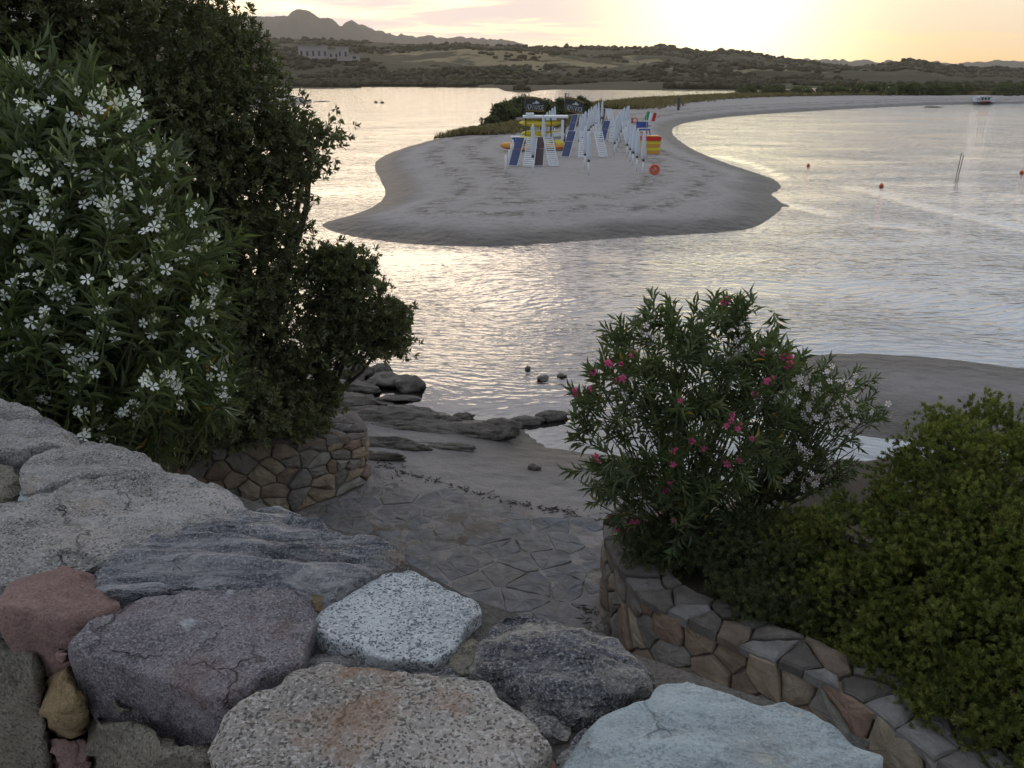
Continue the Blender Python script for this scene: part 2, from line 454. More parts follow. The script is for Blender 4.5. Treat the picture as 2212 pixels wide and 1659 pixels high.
M['gneiss_dark'] = material('gneiss_dark', stone_fn((0.13, 0.13, 0.142), (0.018, 0.018, 0.021), (0.50, 0.49, 0.49), 120, 0.6, streak=((5, 38, 16), (0, 0, -0.12), (0.36, 0.34, 0.33), 0.75), stains=[((0.21, 0.13, 0.075), 6, 0.58, 0.72, 0.6)], gloss=0.55, bumpd=0.014, spec=0.3))
M['mica_dark'] = material('mica_dark', stone_fn((0.125, 0.12, 0.13), (0.016, 0.016, 0.02), (0.52, 0.50, 0.47), 120, 0.7, streak=((7, 34, 16), (0, 0, -0.30), (0.36, 0.33, 0.28), 0.7), stains=[((0.22, 0.18, 0.08), 7, 0.60, 0.75, 0.5)], gloss=0.5, bumpd=0.016, spec=0.3))
M['purple_stone'] = material('purple_stone', stone_fn((0.15, 0.132, 0.138), (0.035, 0.027, 0.03), (0.36, 0.33, 0.345), 130, 0.65, stains=[((0.105, 0.055, 0.04), 4.5, 0.55, 0.68, 0.6), ((0.46, 0.47, 0.47), 9, 0.66, 0.74, 0.6)], gloss=0.6))
M['red_stone'] = material('red_stone', stone_fn((0.20, 0.125, 0.108), (0.08, 0.04, 0.036), (0.33, 0.24, 0.21), 100, 0.4, stains=[((0.20, 0.075, 0.055), 6, 0.55, 0.70, 0.6)]))
M['ochre_stone'] = material('ochre_stone', stone_fn((0.20, 0.145, 0.078), (0.09, 0.06, 0.03), (0.38, 0.29, 0.16), 90, 0.4, stains=[((0.17, 0.08, 0.03), 7, 0.55, 0.70, 0.6)], bumpd=0.012))
M['green_stone'] = material('green_stone', stone_fn((0.235, 0.262, 0.265), (0.10, 0.125, 0.13), (0.40, 0.43, 0.43), 110, 0.5, streak=((9, 20, 9), (0, 0, 0.5), (0.42, 0.47, 0.47), 0.4), stains=[((0.52, 0.47, 0.36), 5, 0.56, 0.70, 0.7), ((0.16, 0.21, 0.24), 9, 0.58, 0.72, 0.5)], gloss=0.6))
M['mortar'] = material('mortar', stone_fn((0.085, 0.076, 0.068), (0.03, 0.028, 0.026), (0.16, 0.15, 0.14), 80, 0.4))
def wallstone_fn(pal, dust=False):
    def fn(h):
        o = pos(h); r = rnd(h)
        c = h.ramp(r, pal, 'CONSTANT')
        if dust: c = h.mix(h.mr(h.noise(o, 2.4, 5, 0.65), 0.40, 0.60, 0.0, 0.82), c, (0.225, 0.21, 0.195))
        big = h.noise(o, 6.0, 5, 0.65); g = h.noise(o, 70, 3, 0.7)
        c = h.mix(h.mr(big, 0.35, 0.7), h.mix(1.0, c, (0.62, 0.60, 0.58), 'MULTIPLY'), c)
        c = h.mix(h.mr(g, 0.35, 0.75, 0, 0.5), c, h.mix(1.0, c, (0.55, 0.52, 0.5), 'MULTIPLY'))
        return principled(h, c, 0.85, h.bump(h.math('ADD', big, h.math('MULTIPLY', g, 0.3)), 0.9, 0.02), spec=0.2)
    return fn
PAL = [(0.0, (0.330, 0.253, 0.181)), (0.15, (0.254, 0.227, 0.193)), (0.3, (0.368, 0.292, 0.206)), (0.42, (0.298, 0.279, 0.243)), (0.55, (0.298, 0.207, 0.150)), (0.66, (0.222, 0.201, 0.175)), (0.78, (0.394, 0.324, 0.237)), (0.9, (0.254, 0.188, 0.144))]
M['wall_stone'] = material('wall_stone', wallstone_fn(PAL))
PALC = [(0.0, (0.17, 0.15, 0.13)), (0.3, (0.20, 0.185, 0.17)), (0.5, (0.25, 0.235, 0.22)), (0.7, (0.13, 0.115, 0.10)), (0.85, (0.22, 0.17, 0.13))]
M['cap_stone'] = material('cap_stone', wallstone_fn(PALC))
PALF = [(0.0, (0.179, 0.184, 0.198)), (0.2, (0.202, 0.199, 0.202)), (0.4, (0.157, 0.164, 0.181)), (0.55, (0.209, 0.204, 0.198)), (0.8, (0.187, 0.187, 0.198)), (0.95, (0.112, 0.117, 0.135))]
M['flagstone'] = material('flagstone', wallstone_fn(PALF, True))
M['mortar_wall'] = material('mortar_wall', stone_fn((0.15, 0.125, 0.10), (0.06, 0.05, 0.04), (0.22, 0.19, 0.16), 80, 0.4))
M['rock_shore'] = material('rock_shore', stone_fn((0.155, 0.135, 0.112), (0.045, 0.04, 0.034), (0.25, 0.225, 0.20), 40, 0.4, streak=((1.2, 9, 5), (0, 0, -0.2), (0.21, 0.19, 0.165), 0.5), gloss=0.7, bumpd=0.03))
M['white_paint'] = plain('white_paint', (0.62, 0.64, 0.67), 0.5, 0.06)
M['canvas_white'] = plain('canvas_white', (0.58, 0.61, 0.66), 0.85, 0.10, 3)
M['blue_fabric'] = plain('blue_fabric', (0.065, 0.078, 0.15), 0.85, 0.2)
M['brown_fabric'] = plain('brown_fabric', (0.10, 0.07, 0.07), 0.85, 0.2)
M['yellow_plastic'] = plain('yellow_plastic', (0.62, 0.50, 0.05), 0.4, 0.1)
M['orange_plastic'] = plain('orange_plastic', (0.58, 0.27, 0.05), 0.4, 0.1)
M['red_plastic'] = plain('red_plastic', (0.50, 0.035, 0.025), 0.45, 0.15)
M['ring_orange'] = plain('ring_orange', (0.60, 0.11, 0.05), 0.5, 0.1)
M['ring_pale'] = plain('ring_pale', (0.72, 0.40, 0.33), 0.6, 0.1)
M['blue_paint'] = plain('blue_paint', (0.05, 0.09, 0.30), 0.45, 0.15)
M['dark_metal'] = plain('dark_metal', (0.06, 0.062, 0.07), 0.5, 0.2)
M['black_cloth'] = plain('black_cloth', (0.045, 0.043, 0.043), 0.8, 0.2)
M['ochre_cloth'] = plain('ochre_cloth', (0.20, 0.14, 0.05), 0.8, 0.2)
M['flag_green'] = plain('flag_green', (0.03, 0.28, 0.09), 0.8, 0.1)
M['flag_red'] = plain('flag_red', (0.55, 0.03, 0.03), 0.8, 0.1)
M['stucco'] = plain('stucco', (0.36, 0.32, 0.28), 0.9, 0.1, 0.4)
M['glass_dark'] = plain('glass_dark', (0.045, 0.05, 0.055), 0.15, 0.1, spec=0.6)
M['driftwood'] = plain('driftwood', (0.07, 0.055, 0.045), 0.9, 0.4, 12)
M['weed'] = plain('weed', (0.05, 0.037, 0.026), 0.95, 0.4, 12)

# ------------------------------------------------------------------ ground: one sheet of sand from the near beach to the spit, sea bed included
def wpoly(pts, z=0.0): return np.array([at(x, y, z)[:2] for x, y in pts])
def subdiv(P, n=6):      # closed Catmull-Rom for soft shore lines
    out = []; m = len(P)
    for i in range(m):
        p0, p1, p2, p3 = P[i - 1], P[i], P[(i + 1) % m], P[(i + 2) % m]
        for k in range(n):
            t = k / n
            out.append(0.5 * ((2 * p1) + (p2 - p0) * t + (2 * p0 - 5 * p1 + 4 * p2 - p3) * t * t + (3 * p1 - p0 - 3 * p2 + p3) * t ** 3))
    return np.array(out)
def sdist(P, poly):      # + inside, - outside
    x, y = P[:, 0], P[:, 1]; best = np.full(len(P), 1e18); ins = np.zeros(len(P), bool)
    m = len(poly)
    for i in range(m):
        a = poly[i]; b = poly[(i + 1) % m]; ab = b - a; L = ab @ ab + 1e-12
        t = np.clip(((x - a[0]) * ab[0] + (y - a[1]) * ab[1]) / L, 0, 1)
        best = np.minimum(best, (x - a[0] - t * ab[0]) ** 2 + (y - a[1] - t * ab[1]) ** 2)
        if a[1] != b[1]:
            c = ((a[1] > y) != (b[1] > y)) & (x < (b[0] - a[0]) * (y - a[1]) / (b[1] - a[1]) + a[0])
            ins ^= c
    d = np.sqrt(best); return np.where(ins, d, -d)

spit_px = [(1000, 290), (955, 298), (900, 312), (850, 328), (818, 345), (810, 362), (822, 385), (832, 410), (828, 430), (800, 450), (750, 468),
           (712, 478), (697, 486), (720, 499), (780, 513), (860, 524), (950, 530), (1040, 532), (1120, 530), (1200, 524), (1300, 517), (1400, 510), (1500, 505),
           (1600, 497), (1640, 485), (1670, 466), (1688, 448), (1680, 432), (1664, 420), (1680, 411), (1685, 400), (1665, 386), (1620, 370), (1560, 350),
           (1500, 325), (1465, 303), (1450, 285), (1460, 272), (1500, 262), (1600, 250), (1750, 240), (1900, 232), (2050, 226), (2212, 224), (2500, 223), (2800, 223),
           (2800, 203), (2400, 203), (2100, 204), (1900, 203), (1750, 204.5), (1650, 207), (1560, 209), (1480, 212), (1400, 216), (1320, 222), (1240, 228), (1150, 236), (1075, 250), (1040, 268)]
SPIT = subdiv(wpoly(spit_px), 4)
near_px = [(200, 780), (500, 790), (640, 800), (720, 822), (780, 850), (840, 872), (900, 880), (1000, 905), (1090, 917), (1125, 930), (1150, 950), (1180, 968), (1240, 978), (1320, 985),
           (1450, 1010), (1600, 1050), (1750, 1065), (1900, 1060), (2050, 1040), (2212, 1025)]
NEAR = subdiv(wpoly(near_px), 4)[:-4]
NEAR = np.concatenate([NEAR, [[22, 11], [22, 1.0], [-22, 1.0], [-22, 18]]])
bar_px = [(1700, 800), (1745, 772), (1830, 765), (1950, 769), (2080, 781), (2212, 796), (2420, 815), (2600, 850), (2600, 1000), (2300, 965), (2100, 958), (1960, 950), (1850, 936), (1760, 905), (1700, 850)]
BAR = subdiv(wpoly(bar_px), 4)
point_px = [(500, 196), (560, 198), (600, 201), (640, 209), (660, 216), (674, 222), (640, 228), (600, 233), (540, 240), (400, 250), (0, 250), (-400, 240), (-400, 190), (200, 190)]
POINT = subdiv(wpoly(point_px), 3)

def ground_h(P):
    P = np.asarray(P, float)
    ds = sdist(P, SPIT); dn = sdist(P, NEAR); db = sdist(P, BAR); dp = sdist(P, POINT)
    P3 = np.c_[P, np.zeros(len(P))]
    wob = fbm(P3 * 0.5, 3, 5) * 0.35
    under = lambda d, s, lo: np.maximum(d * s, lo)
    rr = np.hypot(P[:, 0], P[:, 1])
    big = np.clip((rr - 60) / 60, 0, 1)
    hs = np.where(ds > 0, 0.72 * (1 - np.exp(-np.maximum(ds + wob * np.clip(ds, 0, 1), 0) / 3.0)) + 0.35 * big * np.clip(ds / 6, 0, 1), under(ds, 0.10, -1.3))
    hn = np.where(dn > 0, 0.78 * (1 - np.exp(-np.maximum(dn, 0) / 2.6)), under(dn, 0.06, -1.3))
    hb = np.where(db > 0, 0.26 * (1 - np.exp(-np.maximum(db, 0) / 1.3)), under(db, 0.07, -1.3))
    hp = np.where(dp > 0, 1.6 * (1 - np.exp(-np.maximum(dp, 0) / 6.0)), under(dp, 0.05, -1.3))
    h = np.maximum(np.maximum(hs, hn), np.maximum(hb, hp))
    dd = np.maximum(np.maximum(ds, dn), np.maximum(db, dp))
    amp = np.clip(dd / 1.5, 0, 1)
    h = h + amp * (fbm(P3 * 0.45, 3, 11) * 0.035 + fbm(P3 * 1.9, 3, 21) * 0.012)
    return h, dd, dn
def gz(x, y): return float(ground_h(np.array([[x, y]]))[0][0])
def polar(r0, r1, nr, az0, az1, na, rm=None, nm=0):
    r = np.exp(np.linspace(math.log(r0), math.log(r1), nr))
    if rm: r = np.r_[np.exp(np.linspace(math.log(r0), math.log(rm), nm)), np.exp(np.linspace(math.log(rm), math.log(r1), nr - nm + 1))[1:]]
    a = np.radians(np.linspace(az0, az1, na))
    R, A = np.meshgrid(r, a, indexing='ij')
    P = np.c_[(R * np.sin(A)).ravel(), (R * np.cos(A)).ravel()]
    idx = np.arange(nr * na).reshape(nr, na)
    F = np.stack([idx[:-1, :-1], idx[:-1, 1:], idx[1:, 1:], idx[1:, :-1]], -1).reshape(-1, 4)
    return P, F, R.ravel(), A.ravel()
P, F, R, A = polar(2.2, 420, 350, -56, 56, 400)
h, dd, dn = ground_h(P)
tag(obj('sand', np.c_[P, h], F, M['sand'], attrs={'shore': dd, 'near_tone': np.clip((22 - R) / 4.0, 0, 1)}), 'pale sand of the beach, the long spit and the sea bed', None, None, 'structure')

P, F, R, A = polar(6.0, 1500, 680, -60, 60, 270, 100.0, 570)
_, _, dn = ground_h(P)
calm = np.clip((-dn - 0.1) / 2.2, 0, 1) * 0.8 + 0.2
dbar = sdist(P, BAR)
calm *= 0.45 + 0.55 * np.clip((-dbar) / 2.0, 0, 1)
wz = np.zeros(len(P))
def wavelet(pts, width, height):
    global wz
    L = wpoly(pts)
    for i in range(len(L) - 1):
        a, b = L[i], L[i + 1]; ab = b - a
        t = ((P[:, 0] - a[0]) * ab[0] + (P[:, 1] - a[1]) * ab[1]) / (ab @ ab)
        tc = np.clip(t, 0, 1)
        d = np.hypot(P[:, 0] - a[0] - tc * ab[0], P[:, 1] - a[1] - tc * ab[1])
        wz = np.minimum(wz, height * np.exp(-(d / width) ** 2))
wavelet([(1895, 419), (1990, 446), (2050, 459), (2110, 472), (2212, 496), (2400, 540)], 0.30, -0.054)
wavelet([(1690, 441), (1740, 451), (1796, 464)], 0.30, -0.048)
wavelet([(1560, 338), (1610, 352), (1650, 366), (1690, 388)], 0.30, -0.048)
wavelet([(1830, 404), (1880, 414), (1930, 425)], 0.30, -0.040)
wavelet([(1900, 485), (1950, 488), (1990, 498)], 0.30, -0.035)
tag(obj('water', np.c_[P, wz], F, M['water'], attrs={'calm': calm}), 'rippled bay and lagoon water reflecting the sunset sky', None, None, 'structure')

# ------------------------------------------------------------------ far shore and hills
def interp_px(tab, az):       # tab of (px, value): value looked up by azimuth
    a = np.array([math.atan((x - 1106.0) / FPX / 1.065) for x, _ in tab]); v = np.array([v for _, v in tab])
    return np.interp(az, a, v)
def elev(y, az): return -np.tan(PITCH - np.arctan((829.5 - np.asarray(y, float)) / FPX)) * np.cos(az)
P, F, R, A = polar(300, 5600, 180, -46, 46, 940)
shore_tab = [(-1500, 187), (300, 188), (600, 190), (690, 191.5), (760, 190.5), (775, 188), (1075, 190), (1090, 197), (1140, 200), (1165, 195), (1200, 193.5), (1400, 195), (1650, 196), (1690, 194), (1720, 191.5),
             (1780, 190), (1900, 192), (1990, 200), (2100, 203), (2212, 203), (4000, 203)]
sy = interp_px(shore_tab, A)
rs = CAMZ / -elev(sy, A)
ridge_tab = [(-2000, 62), (300, 66), (500, 74), (570, 79), (700, 84), (800, 88), (900, 93), (1000, 92), (1150, 98), (1250, 99), (1350, 101), (1400, 99), (1430, 96), (1480, 104), (1530, 107), (1580, 106), (1610, 110), (1650, 121), (1720, 127), (1800, 140), (1870, 145),
             (1905, 140), (1930, 135), (1955, 126), (1975, 128), (2000, 134), (2040, 142), (2090, 145), (2150, 143), (2212, 145), (4000, 142)]
mount_tab = [(-2000, 0), (200, 10), (420, 15), (450, 19), (470, 22), (500, 34), (530, 41), (560, 43), (600, 43), (615, 38), (630, 40), (640, 30), (655, 23), (665, 28), (680, 31), (700, 43), (725, 50), (741, 62), (752, 57), (765, 51), (780, 61), (800, 68), (830, 77), (860, 81), (900, 84), (925, 82), (960, 90), (990, 84), (1030, 87), (1060, 90), (1090, 92), (1125, 98), (1160, 108), (1250, 130), (4000, 150)]
blue_tab = [(-2000, 160), (1780, 160), (1840, 148), (1870, 140), (1900, 136), (1935, 133), (1955, 134), (1990, 146), (2050, 152), (4000, 152)]
P3 = np.c_[P / 60.0, np.zeros(len(P))]
nz = fbm(P3, 5, 3)
t = np.clip((R - rs) / (1500 - rs), 0, 1)
e0 = elev(sy, A); e1 = elev(interp_px(ridge_tab, A), A) - 0.0010
ang = e0 + (e1 - e0) * (t ** 0.85)
h = CAMZ + R * ang
und = nz * 3.2 * np.clip(t * 5, 0, 1) * np.clip((1.15 - t) * 3, 0.25, 1)
roll = fbm(np.c_[P / 260.0, np.zeros(len(P))], 3, 9) * 9.0 * np.clip(t * 4, 0, 1) * np.clip((1 - t) * 3, 0, 1)
h = np.where(R < 1500, h + und + roll, 0)
tail = np.clip(1 - (R - 1500) / 1200, 0, 1)
h = np.where(R >= 1500, (CAMZ + 1500 * e1 + und) * tail ** 1.5, h)
m = np.exp(-((R - 4200) / 900.0) ** 2)
hm = (CAMZ + 4200 * elev(interp_px(mount_tab, A) + fbm(np.c_[A * 260, A * 0, A * 0], 3, 41) * 2.2, A)) * m + fbm(np.c_[P / 300.0, np.zeros(len(P))], 5, 13) * 9 * m + np.abs(fbm(np.c_[P / 60.0, np.zeros(len(P))], 3, 15)) * 10 * m
m2 = np.exp(-((R - 3300) / 500.0) ** 2)
hb = (CAMZ + 3300 * elev(interp_px(blue_tab, A), A)) * m2 + fbm(np.c_[P / 200.0, np.zeros(len(P))], 4, 17) * 6 * m2
h = np.maximum(h, np.maximum(hm, hb))
h = np.where(R < rs, np.maximum((R - rs) * 0.06, -2.5), h + 0.25)
TER = (P, R, A, h.reshape(180, 940), rs, t)
fieldband = np.exp(-((t - 0.52) / 0.20) ** 2) * np.clip((A - math.radians(-10.0)) / math.radians(6), 0, 1) * np.clip((math.radians(30) - A) / math.radians(8), 0, 1)
edge = np.exp(-((t - 0.05) / 0.04) ** 2) * np.clip((A - math.radians(16)) / math.radians(6), 0, 1)
field = fieldband * 0.46 + edge * 0.5 + 0.10
far = np.clip((R - 2400) / 900, 0, 1) * 0.5
tag(obj('hills', np.c_[P, h], F, M['terrain'], attrs={'field': field, 'far': far}), 'scrubby hills with dry fields and rocky mountains beyond the lagoon', None, None, 'structure')
lr = np.linspace(math.log(300), math.log(5600), 180); la = np.radians(np.linspace(-46, 46, 940))
def hill_z(x, y):
    x = np.asarray(x, float); y = np.asarray(y, float)
    r = np.log(np.hypot(x, y)); a = np.arctan2(x, y)
    fi = np.clip((r - lr[0]) / (lr[1] - lr[0]), 0, 178.99); fj = np.clip((a - la[0]) / (la[1] - la[0]), 0, 938.99)
    i = fi.astype(int); j = fj.astype(int); u = fi - i; v = fj - j; H = TER[3]
    return H[i, j] * (1 - u) * (1 - v) + H[i + 1, j] * u * (1 - v) + H[i, j + 1] * (1 - u) * v + H[i + 1, j + 1] * u * v

rng = np.random.default_rng(7)
def ico(sub=0):
    g = (1 + 5 ** 0.5) / 2
    V = np.array([(-1, g, 0), (1, g, 0), (-1, -g, 0), (1, -g, 0), (0, -1, g), (0, 1, g), (0, -1, -g), (0, 1, -g), (g, 0, -1), (g, 0, 1), (-g, 0, -1), (-g, 0, 1)], float)
    V /= np.linalg.norm(V[0])
    Fc = [(0, 11, 5), (0, 5, 1), (0, 1, 7), (0, 7, 10), (0, 10, 11), (1, 5, 9), (5, 11, 4), (11, 10, 2), (10, 7, 6), (7, 1, 8), (3, 9, 4), (3, 4, 2), (3, 2, 6), (3, 6, 8), (3, 8, 9), (4, 9, 5), (2, 4, 11), (6, 2, 10), (8, 6, 7), (9, 8, 1)]
    V = list(map(tuple, V))
    for _ in range(sub):
        cache = {}; nf = []
        def mid(a, b):
            k = (min(a, b), max(a, b))
            if k not in cache:
                q = np.array(V[a]) + np.array(V[b]); q /= np.linalg.norm(q); V.append(tuple(q)); cache[k] = len(V) - 1
            return cache[k]
        for a, b, c in Fc:
            x, y, z = mid(a, b), mid(b, c), mid(c, a); nf += [(a, x, z), (b, y, x), (c, z, y), (x, y, z)]
        Fc = nf
    return np.array(V), np.array(Fc)
ICO0, ICO1, ICO2, ICO3, ICO4 = [ico(i) for i in range(5)]

def inst(TV, TF, pos_, mats, tint=None):
    """join many transformed copies of a small template"""
    n = len(pos_); k = len(TV)
    V = (np.einsum('nij,kj->nki', mats, TV) + pos_[:, None, :]).reshape(-1, 3)
    F = (TF[None] + (np.arange(n) * k)[:, None, None]).reshape(-1, TF.shape[1])
    at_ = {'tint': np.repeat(tint, k)} if tint is not None else None
    return V, F, at_
def scatter_scrub(n, amin, amax, tmin, tmax, smin, smax, seed, keep):
    g = np.random.default_rng(seed)
    a = np.radians(g.uniform(amin, amax, n)); tt = g.uniform(0, 1, n) ** 1.5 * (tmax - tmin) + tmin
    rs_ = CAMZ / -elev(interp_px(shore_tab, a), a); r = rs_ + tt * (1500 - rs_)
    x, y = r * np.sin(a), r * np.cos(a); k = keep(x, y, tt, a, g)
    x, y, tt = x[k], y[k], tt[k]; z = hill_z(x, y); n = len(x)
    s = g.uniform(smin, smax, n) * (0.75 + 0.6 * tt)
    mats = np.zeros((n, 3, 3)); ang = g.uniform(0, 6.28, n); wx = g.uniform(0.9, 1.9, n); hz = g.uniform(0.55, 1.0, n)
    mats[:, 0, 0] = np.cos(ang) * s * wx; mats[:, 0, 1] = -np.sin(ang) * s; mats[:, 1, 0] = np.sin(ang) * s * wx; mats[:, 1, 1] = np.cos(ang) * s; mats[:, 2, 2] = hz * s
    V, F_, at_ = inst(ICO0[0], ICO0[1], np.c_[x, y, z + s * 0.2], mats, g.uniform(0, 1, n))
    V = V + (fbm(V * 0.55, 2, seed)[:, None]) * 0.5 * np.repeat(s, 12)[:, None] * np.array([0.5, 0.5, 0.8])
    return V, F_, at_
def keep_a(x, y, tt, a, g):
    nn = fbm(np.c_[x / 90, y / 90, np.zeros(len(x))], 3, 31)
    fb = np.exp(-((tt - 0.52) / 0.20) ** 2) * np.clip((a - math.radians(-10.0)) / math.radians(6), 0, 1)
    return nn > -0.45 + fb * 0.62
V, F_, at_ = scatter_scrub(17000, -34, 36, 0.012, 1.0, 1.3, 3.4, 41, keep_a)
tag(obj('scrubland', V, F_, M['scrub_far'], attrs=at_), 'dark evergreen scrub covering the hills beyond the lagoon', None, None, 'stuff')

# buildings on the left hillside
def building(px, py, wpx, hpx, label, blocks, name='villa'):
    d = ray(px, py); best = None
    for r in np.linspace(420, 1500, 400):
        q = np.array([0, 0, CAMZ]) + d * (r / math.hypot(d[0], d[1]))
        if q[2] <= hill_z(q[0], q[1]): best = (q, r); break
    if best is None: q = np.array([0, 0, CAMZ]) + d * (900 / d[1]); r = 900
    else: q, r = best
    m = r / FPX
    z = float(hill_z(q[0], q[1]))
    root = thing(name, label, 'building', (q[0], q[1], z - 1.0), -math.atan2(q[0], q[1]))
    for (x0, x1, y0, y1, dep, nwin) in blocks:
        w = (x1 - x0) * wpx * m; hh = (y1 - y0) * hpx * m + 1.0; cx = ((x0 + x1) / 2 - 0.5) * wpx * m
        b = MB().box((cx, 0, hh / 2 + y0 * hpx * m), (w, dep, hh)); wl = b.build('wall', M['stucco'], root)
        MB().box((cx, 0, hh + y0 * hpx * m + 0.2), (w + 0.8, dep + 0.8, 0.4)).build('roof', M['stucco'], root)
        for i in range(nwin):
            wx = cx + w * ((i + 0.5) / nwin - 0.5)
            MB().box((wx, -dep / 2 - 0.02, hh * 0.5 + y0 * hpx * m), (w / nwin * 0.34, 0.12, hh * 0.34)).build('window', M['glass_dark'], wl)
    return root
building(712, 129, 118, 24, 'long pale villa of stepped blocks on the far hillside', [(0.0, 0.48, 0, 1.0, 10, 5), (0.48, 0.66, 0, 0.72, 9, 2), (0.62, 0.82, 0.0, 0.95, 8.5, 2), (0.82, 1.0, 0, 0.4, 9.5, 1)])
building(563, 128, 18, 8, 'tiny white house beside the big tree on the hillside', [(0, 1, 0, 1, 5, 2)], 'house')
building(600, 141, 17, 11, 'small white house below the long villa', [(0, 0.7, 0, 1, 5, 2), (0.7, 1.0, 0, 0.6, 4, 1)], 'house')

# ------------------------------------------------------------------ stone walls and paving
def clip_poly(poly, a, n):       # keep the side where (p-a).n <= 0
    out = []
    for i in range(len(poly)):
        p, q = poly[i], poly[(i + 1) % len(poly)]
        dp_, dq = (p - a) @ n, (q - a) @ n
        if dp_ <= 0: out.append(p)
        if (dp_ < 0 < dq) or (dq < 0 < dp_): out.append(p + (q - p) * (dp_ / (dp_ - dq)))
    return out
def voronoi(seeds, dom):
    cells = []
    for i, s in enumerate(seeds):
        poly = [np.array(p, float) for p in dom]
        dd_ = np.hypot(*(seeds - s).T); order = np.argsort(dd_)[1:16]
        for j in order:
            poly = clip_poly(poly, (s + seeds[j]) / 2, (seeds[j] - s) / max(dd_[j], 1e-9))
            if len(poly) < 3: break
        cells.append(np.array(poly) if len(poly) >= 3 else None)
    return cells
def inset(poly, d):
    c = poly.mean(0); out = []
    for p in poly:
        v = p - c; L = np.hypot(*v) + 1e-9
        out.append(c + v * max(0.15, (L - d) / L))
    return np.array(out)
def densify(poly, step, jit, g):
    out = []
    for i in range(len(poly)):
        a, b = poly[i], poly[(i + 1) % len(poly)]; L = np.hypot(*(b - a)); n = max(1, int(L / step))
        for k in range(n): out.append(a + (b - a) * (k / n) + g.normal(0, jit, 2))
    return np.array(out)
def jitter_seeds(L, H, cell, g, aspect=1.0, loose=True):
    out = []; ny = max(1, round(H / cell)); 
    for j in range(ny):
        nx = max(1, round(L / (cell * aspect)))
        for i in range(nx):
            if loose and g.uniform() < 0.12: continue
            out.append(((i + 0.5 + (0.5 if j % 2 else 0) + g.uniform(-0.46, 0.46)) * L / nx, (j + 0.5 + g.uniform(-0.44, 0.44)) * H / ny))
            if loose and g.uniform() < 0.10: out.append((out[-1][0] + g.uniform(0.3, 0.45) * L / nx, out[-1][1] + g.uniform(-0.4, 0.4) * H / ny))
    return np.array(out)
def piece_mesh(poly, tfm, depth0, proud, g, bulge=0.012, edge=0.014):
    """closed little stone from a 2-D outline; tfm(uv, depth) -> world points"""
    p = densify(inset(poly, 0.010), 0.07, 0.006, g)
    n = len(p); c = p.mean(0)
    if n < 3: return None
    rings = [tfm(p, np.full(n, depth0)), tfm(p, np.full(n, proud - edge) + g.normal(0, 0.002, n)), tfm(inset(p, edge), np.full(n, proud) + g.normal(0, 0.003, n)), tfm(c + (p - c) * 0.5, np.full(n, proud + bulge) + g.normal(0, 0.005, n)), tfm(c[None], np.array([proud + bulge * 1.2]))]
    V = np.concatenate(rings); Fq = []
    for r in range(3):
        for k in range(n):
            k2 = (k + 1) % n; Fq.append((r * n + k, r * n + k2, (r + 1) * n + k2, (r + 1) * n + k))
    for k in range(n): Fq.append((3 * n + k, 3 * n + (k + 1) % n, 4 * n))
    Fq.append(tuple(range(n))[::-1])
    return V, Fq
def polyline(pts):
    pts = np.array(pts, float); seg = np.diff(pts, axis=0); L = np.hypot(*seg.T); cum = np.r_[0, np.cumsum(L)]
    def f(u):
        u = np.clip(np.asarray(u, float), 0, cum[-1] - 1e-6)
        return np.c_[np.interp(u, cum, pts[:, 0]), np.interp(u, cum, pts[:, 1])]
    def nrm(u):
        u = np.asarray(u, float); a = f(u - 0.12); b = f(u + 0.12); d = b - a; d /= np.maximum(np.hypot(*d.T)[:, None], 1e-9)
        return np.c_[d[:, 1], -d[:, 0]]
    return f, nrm, cum[-1]

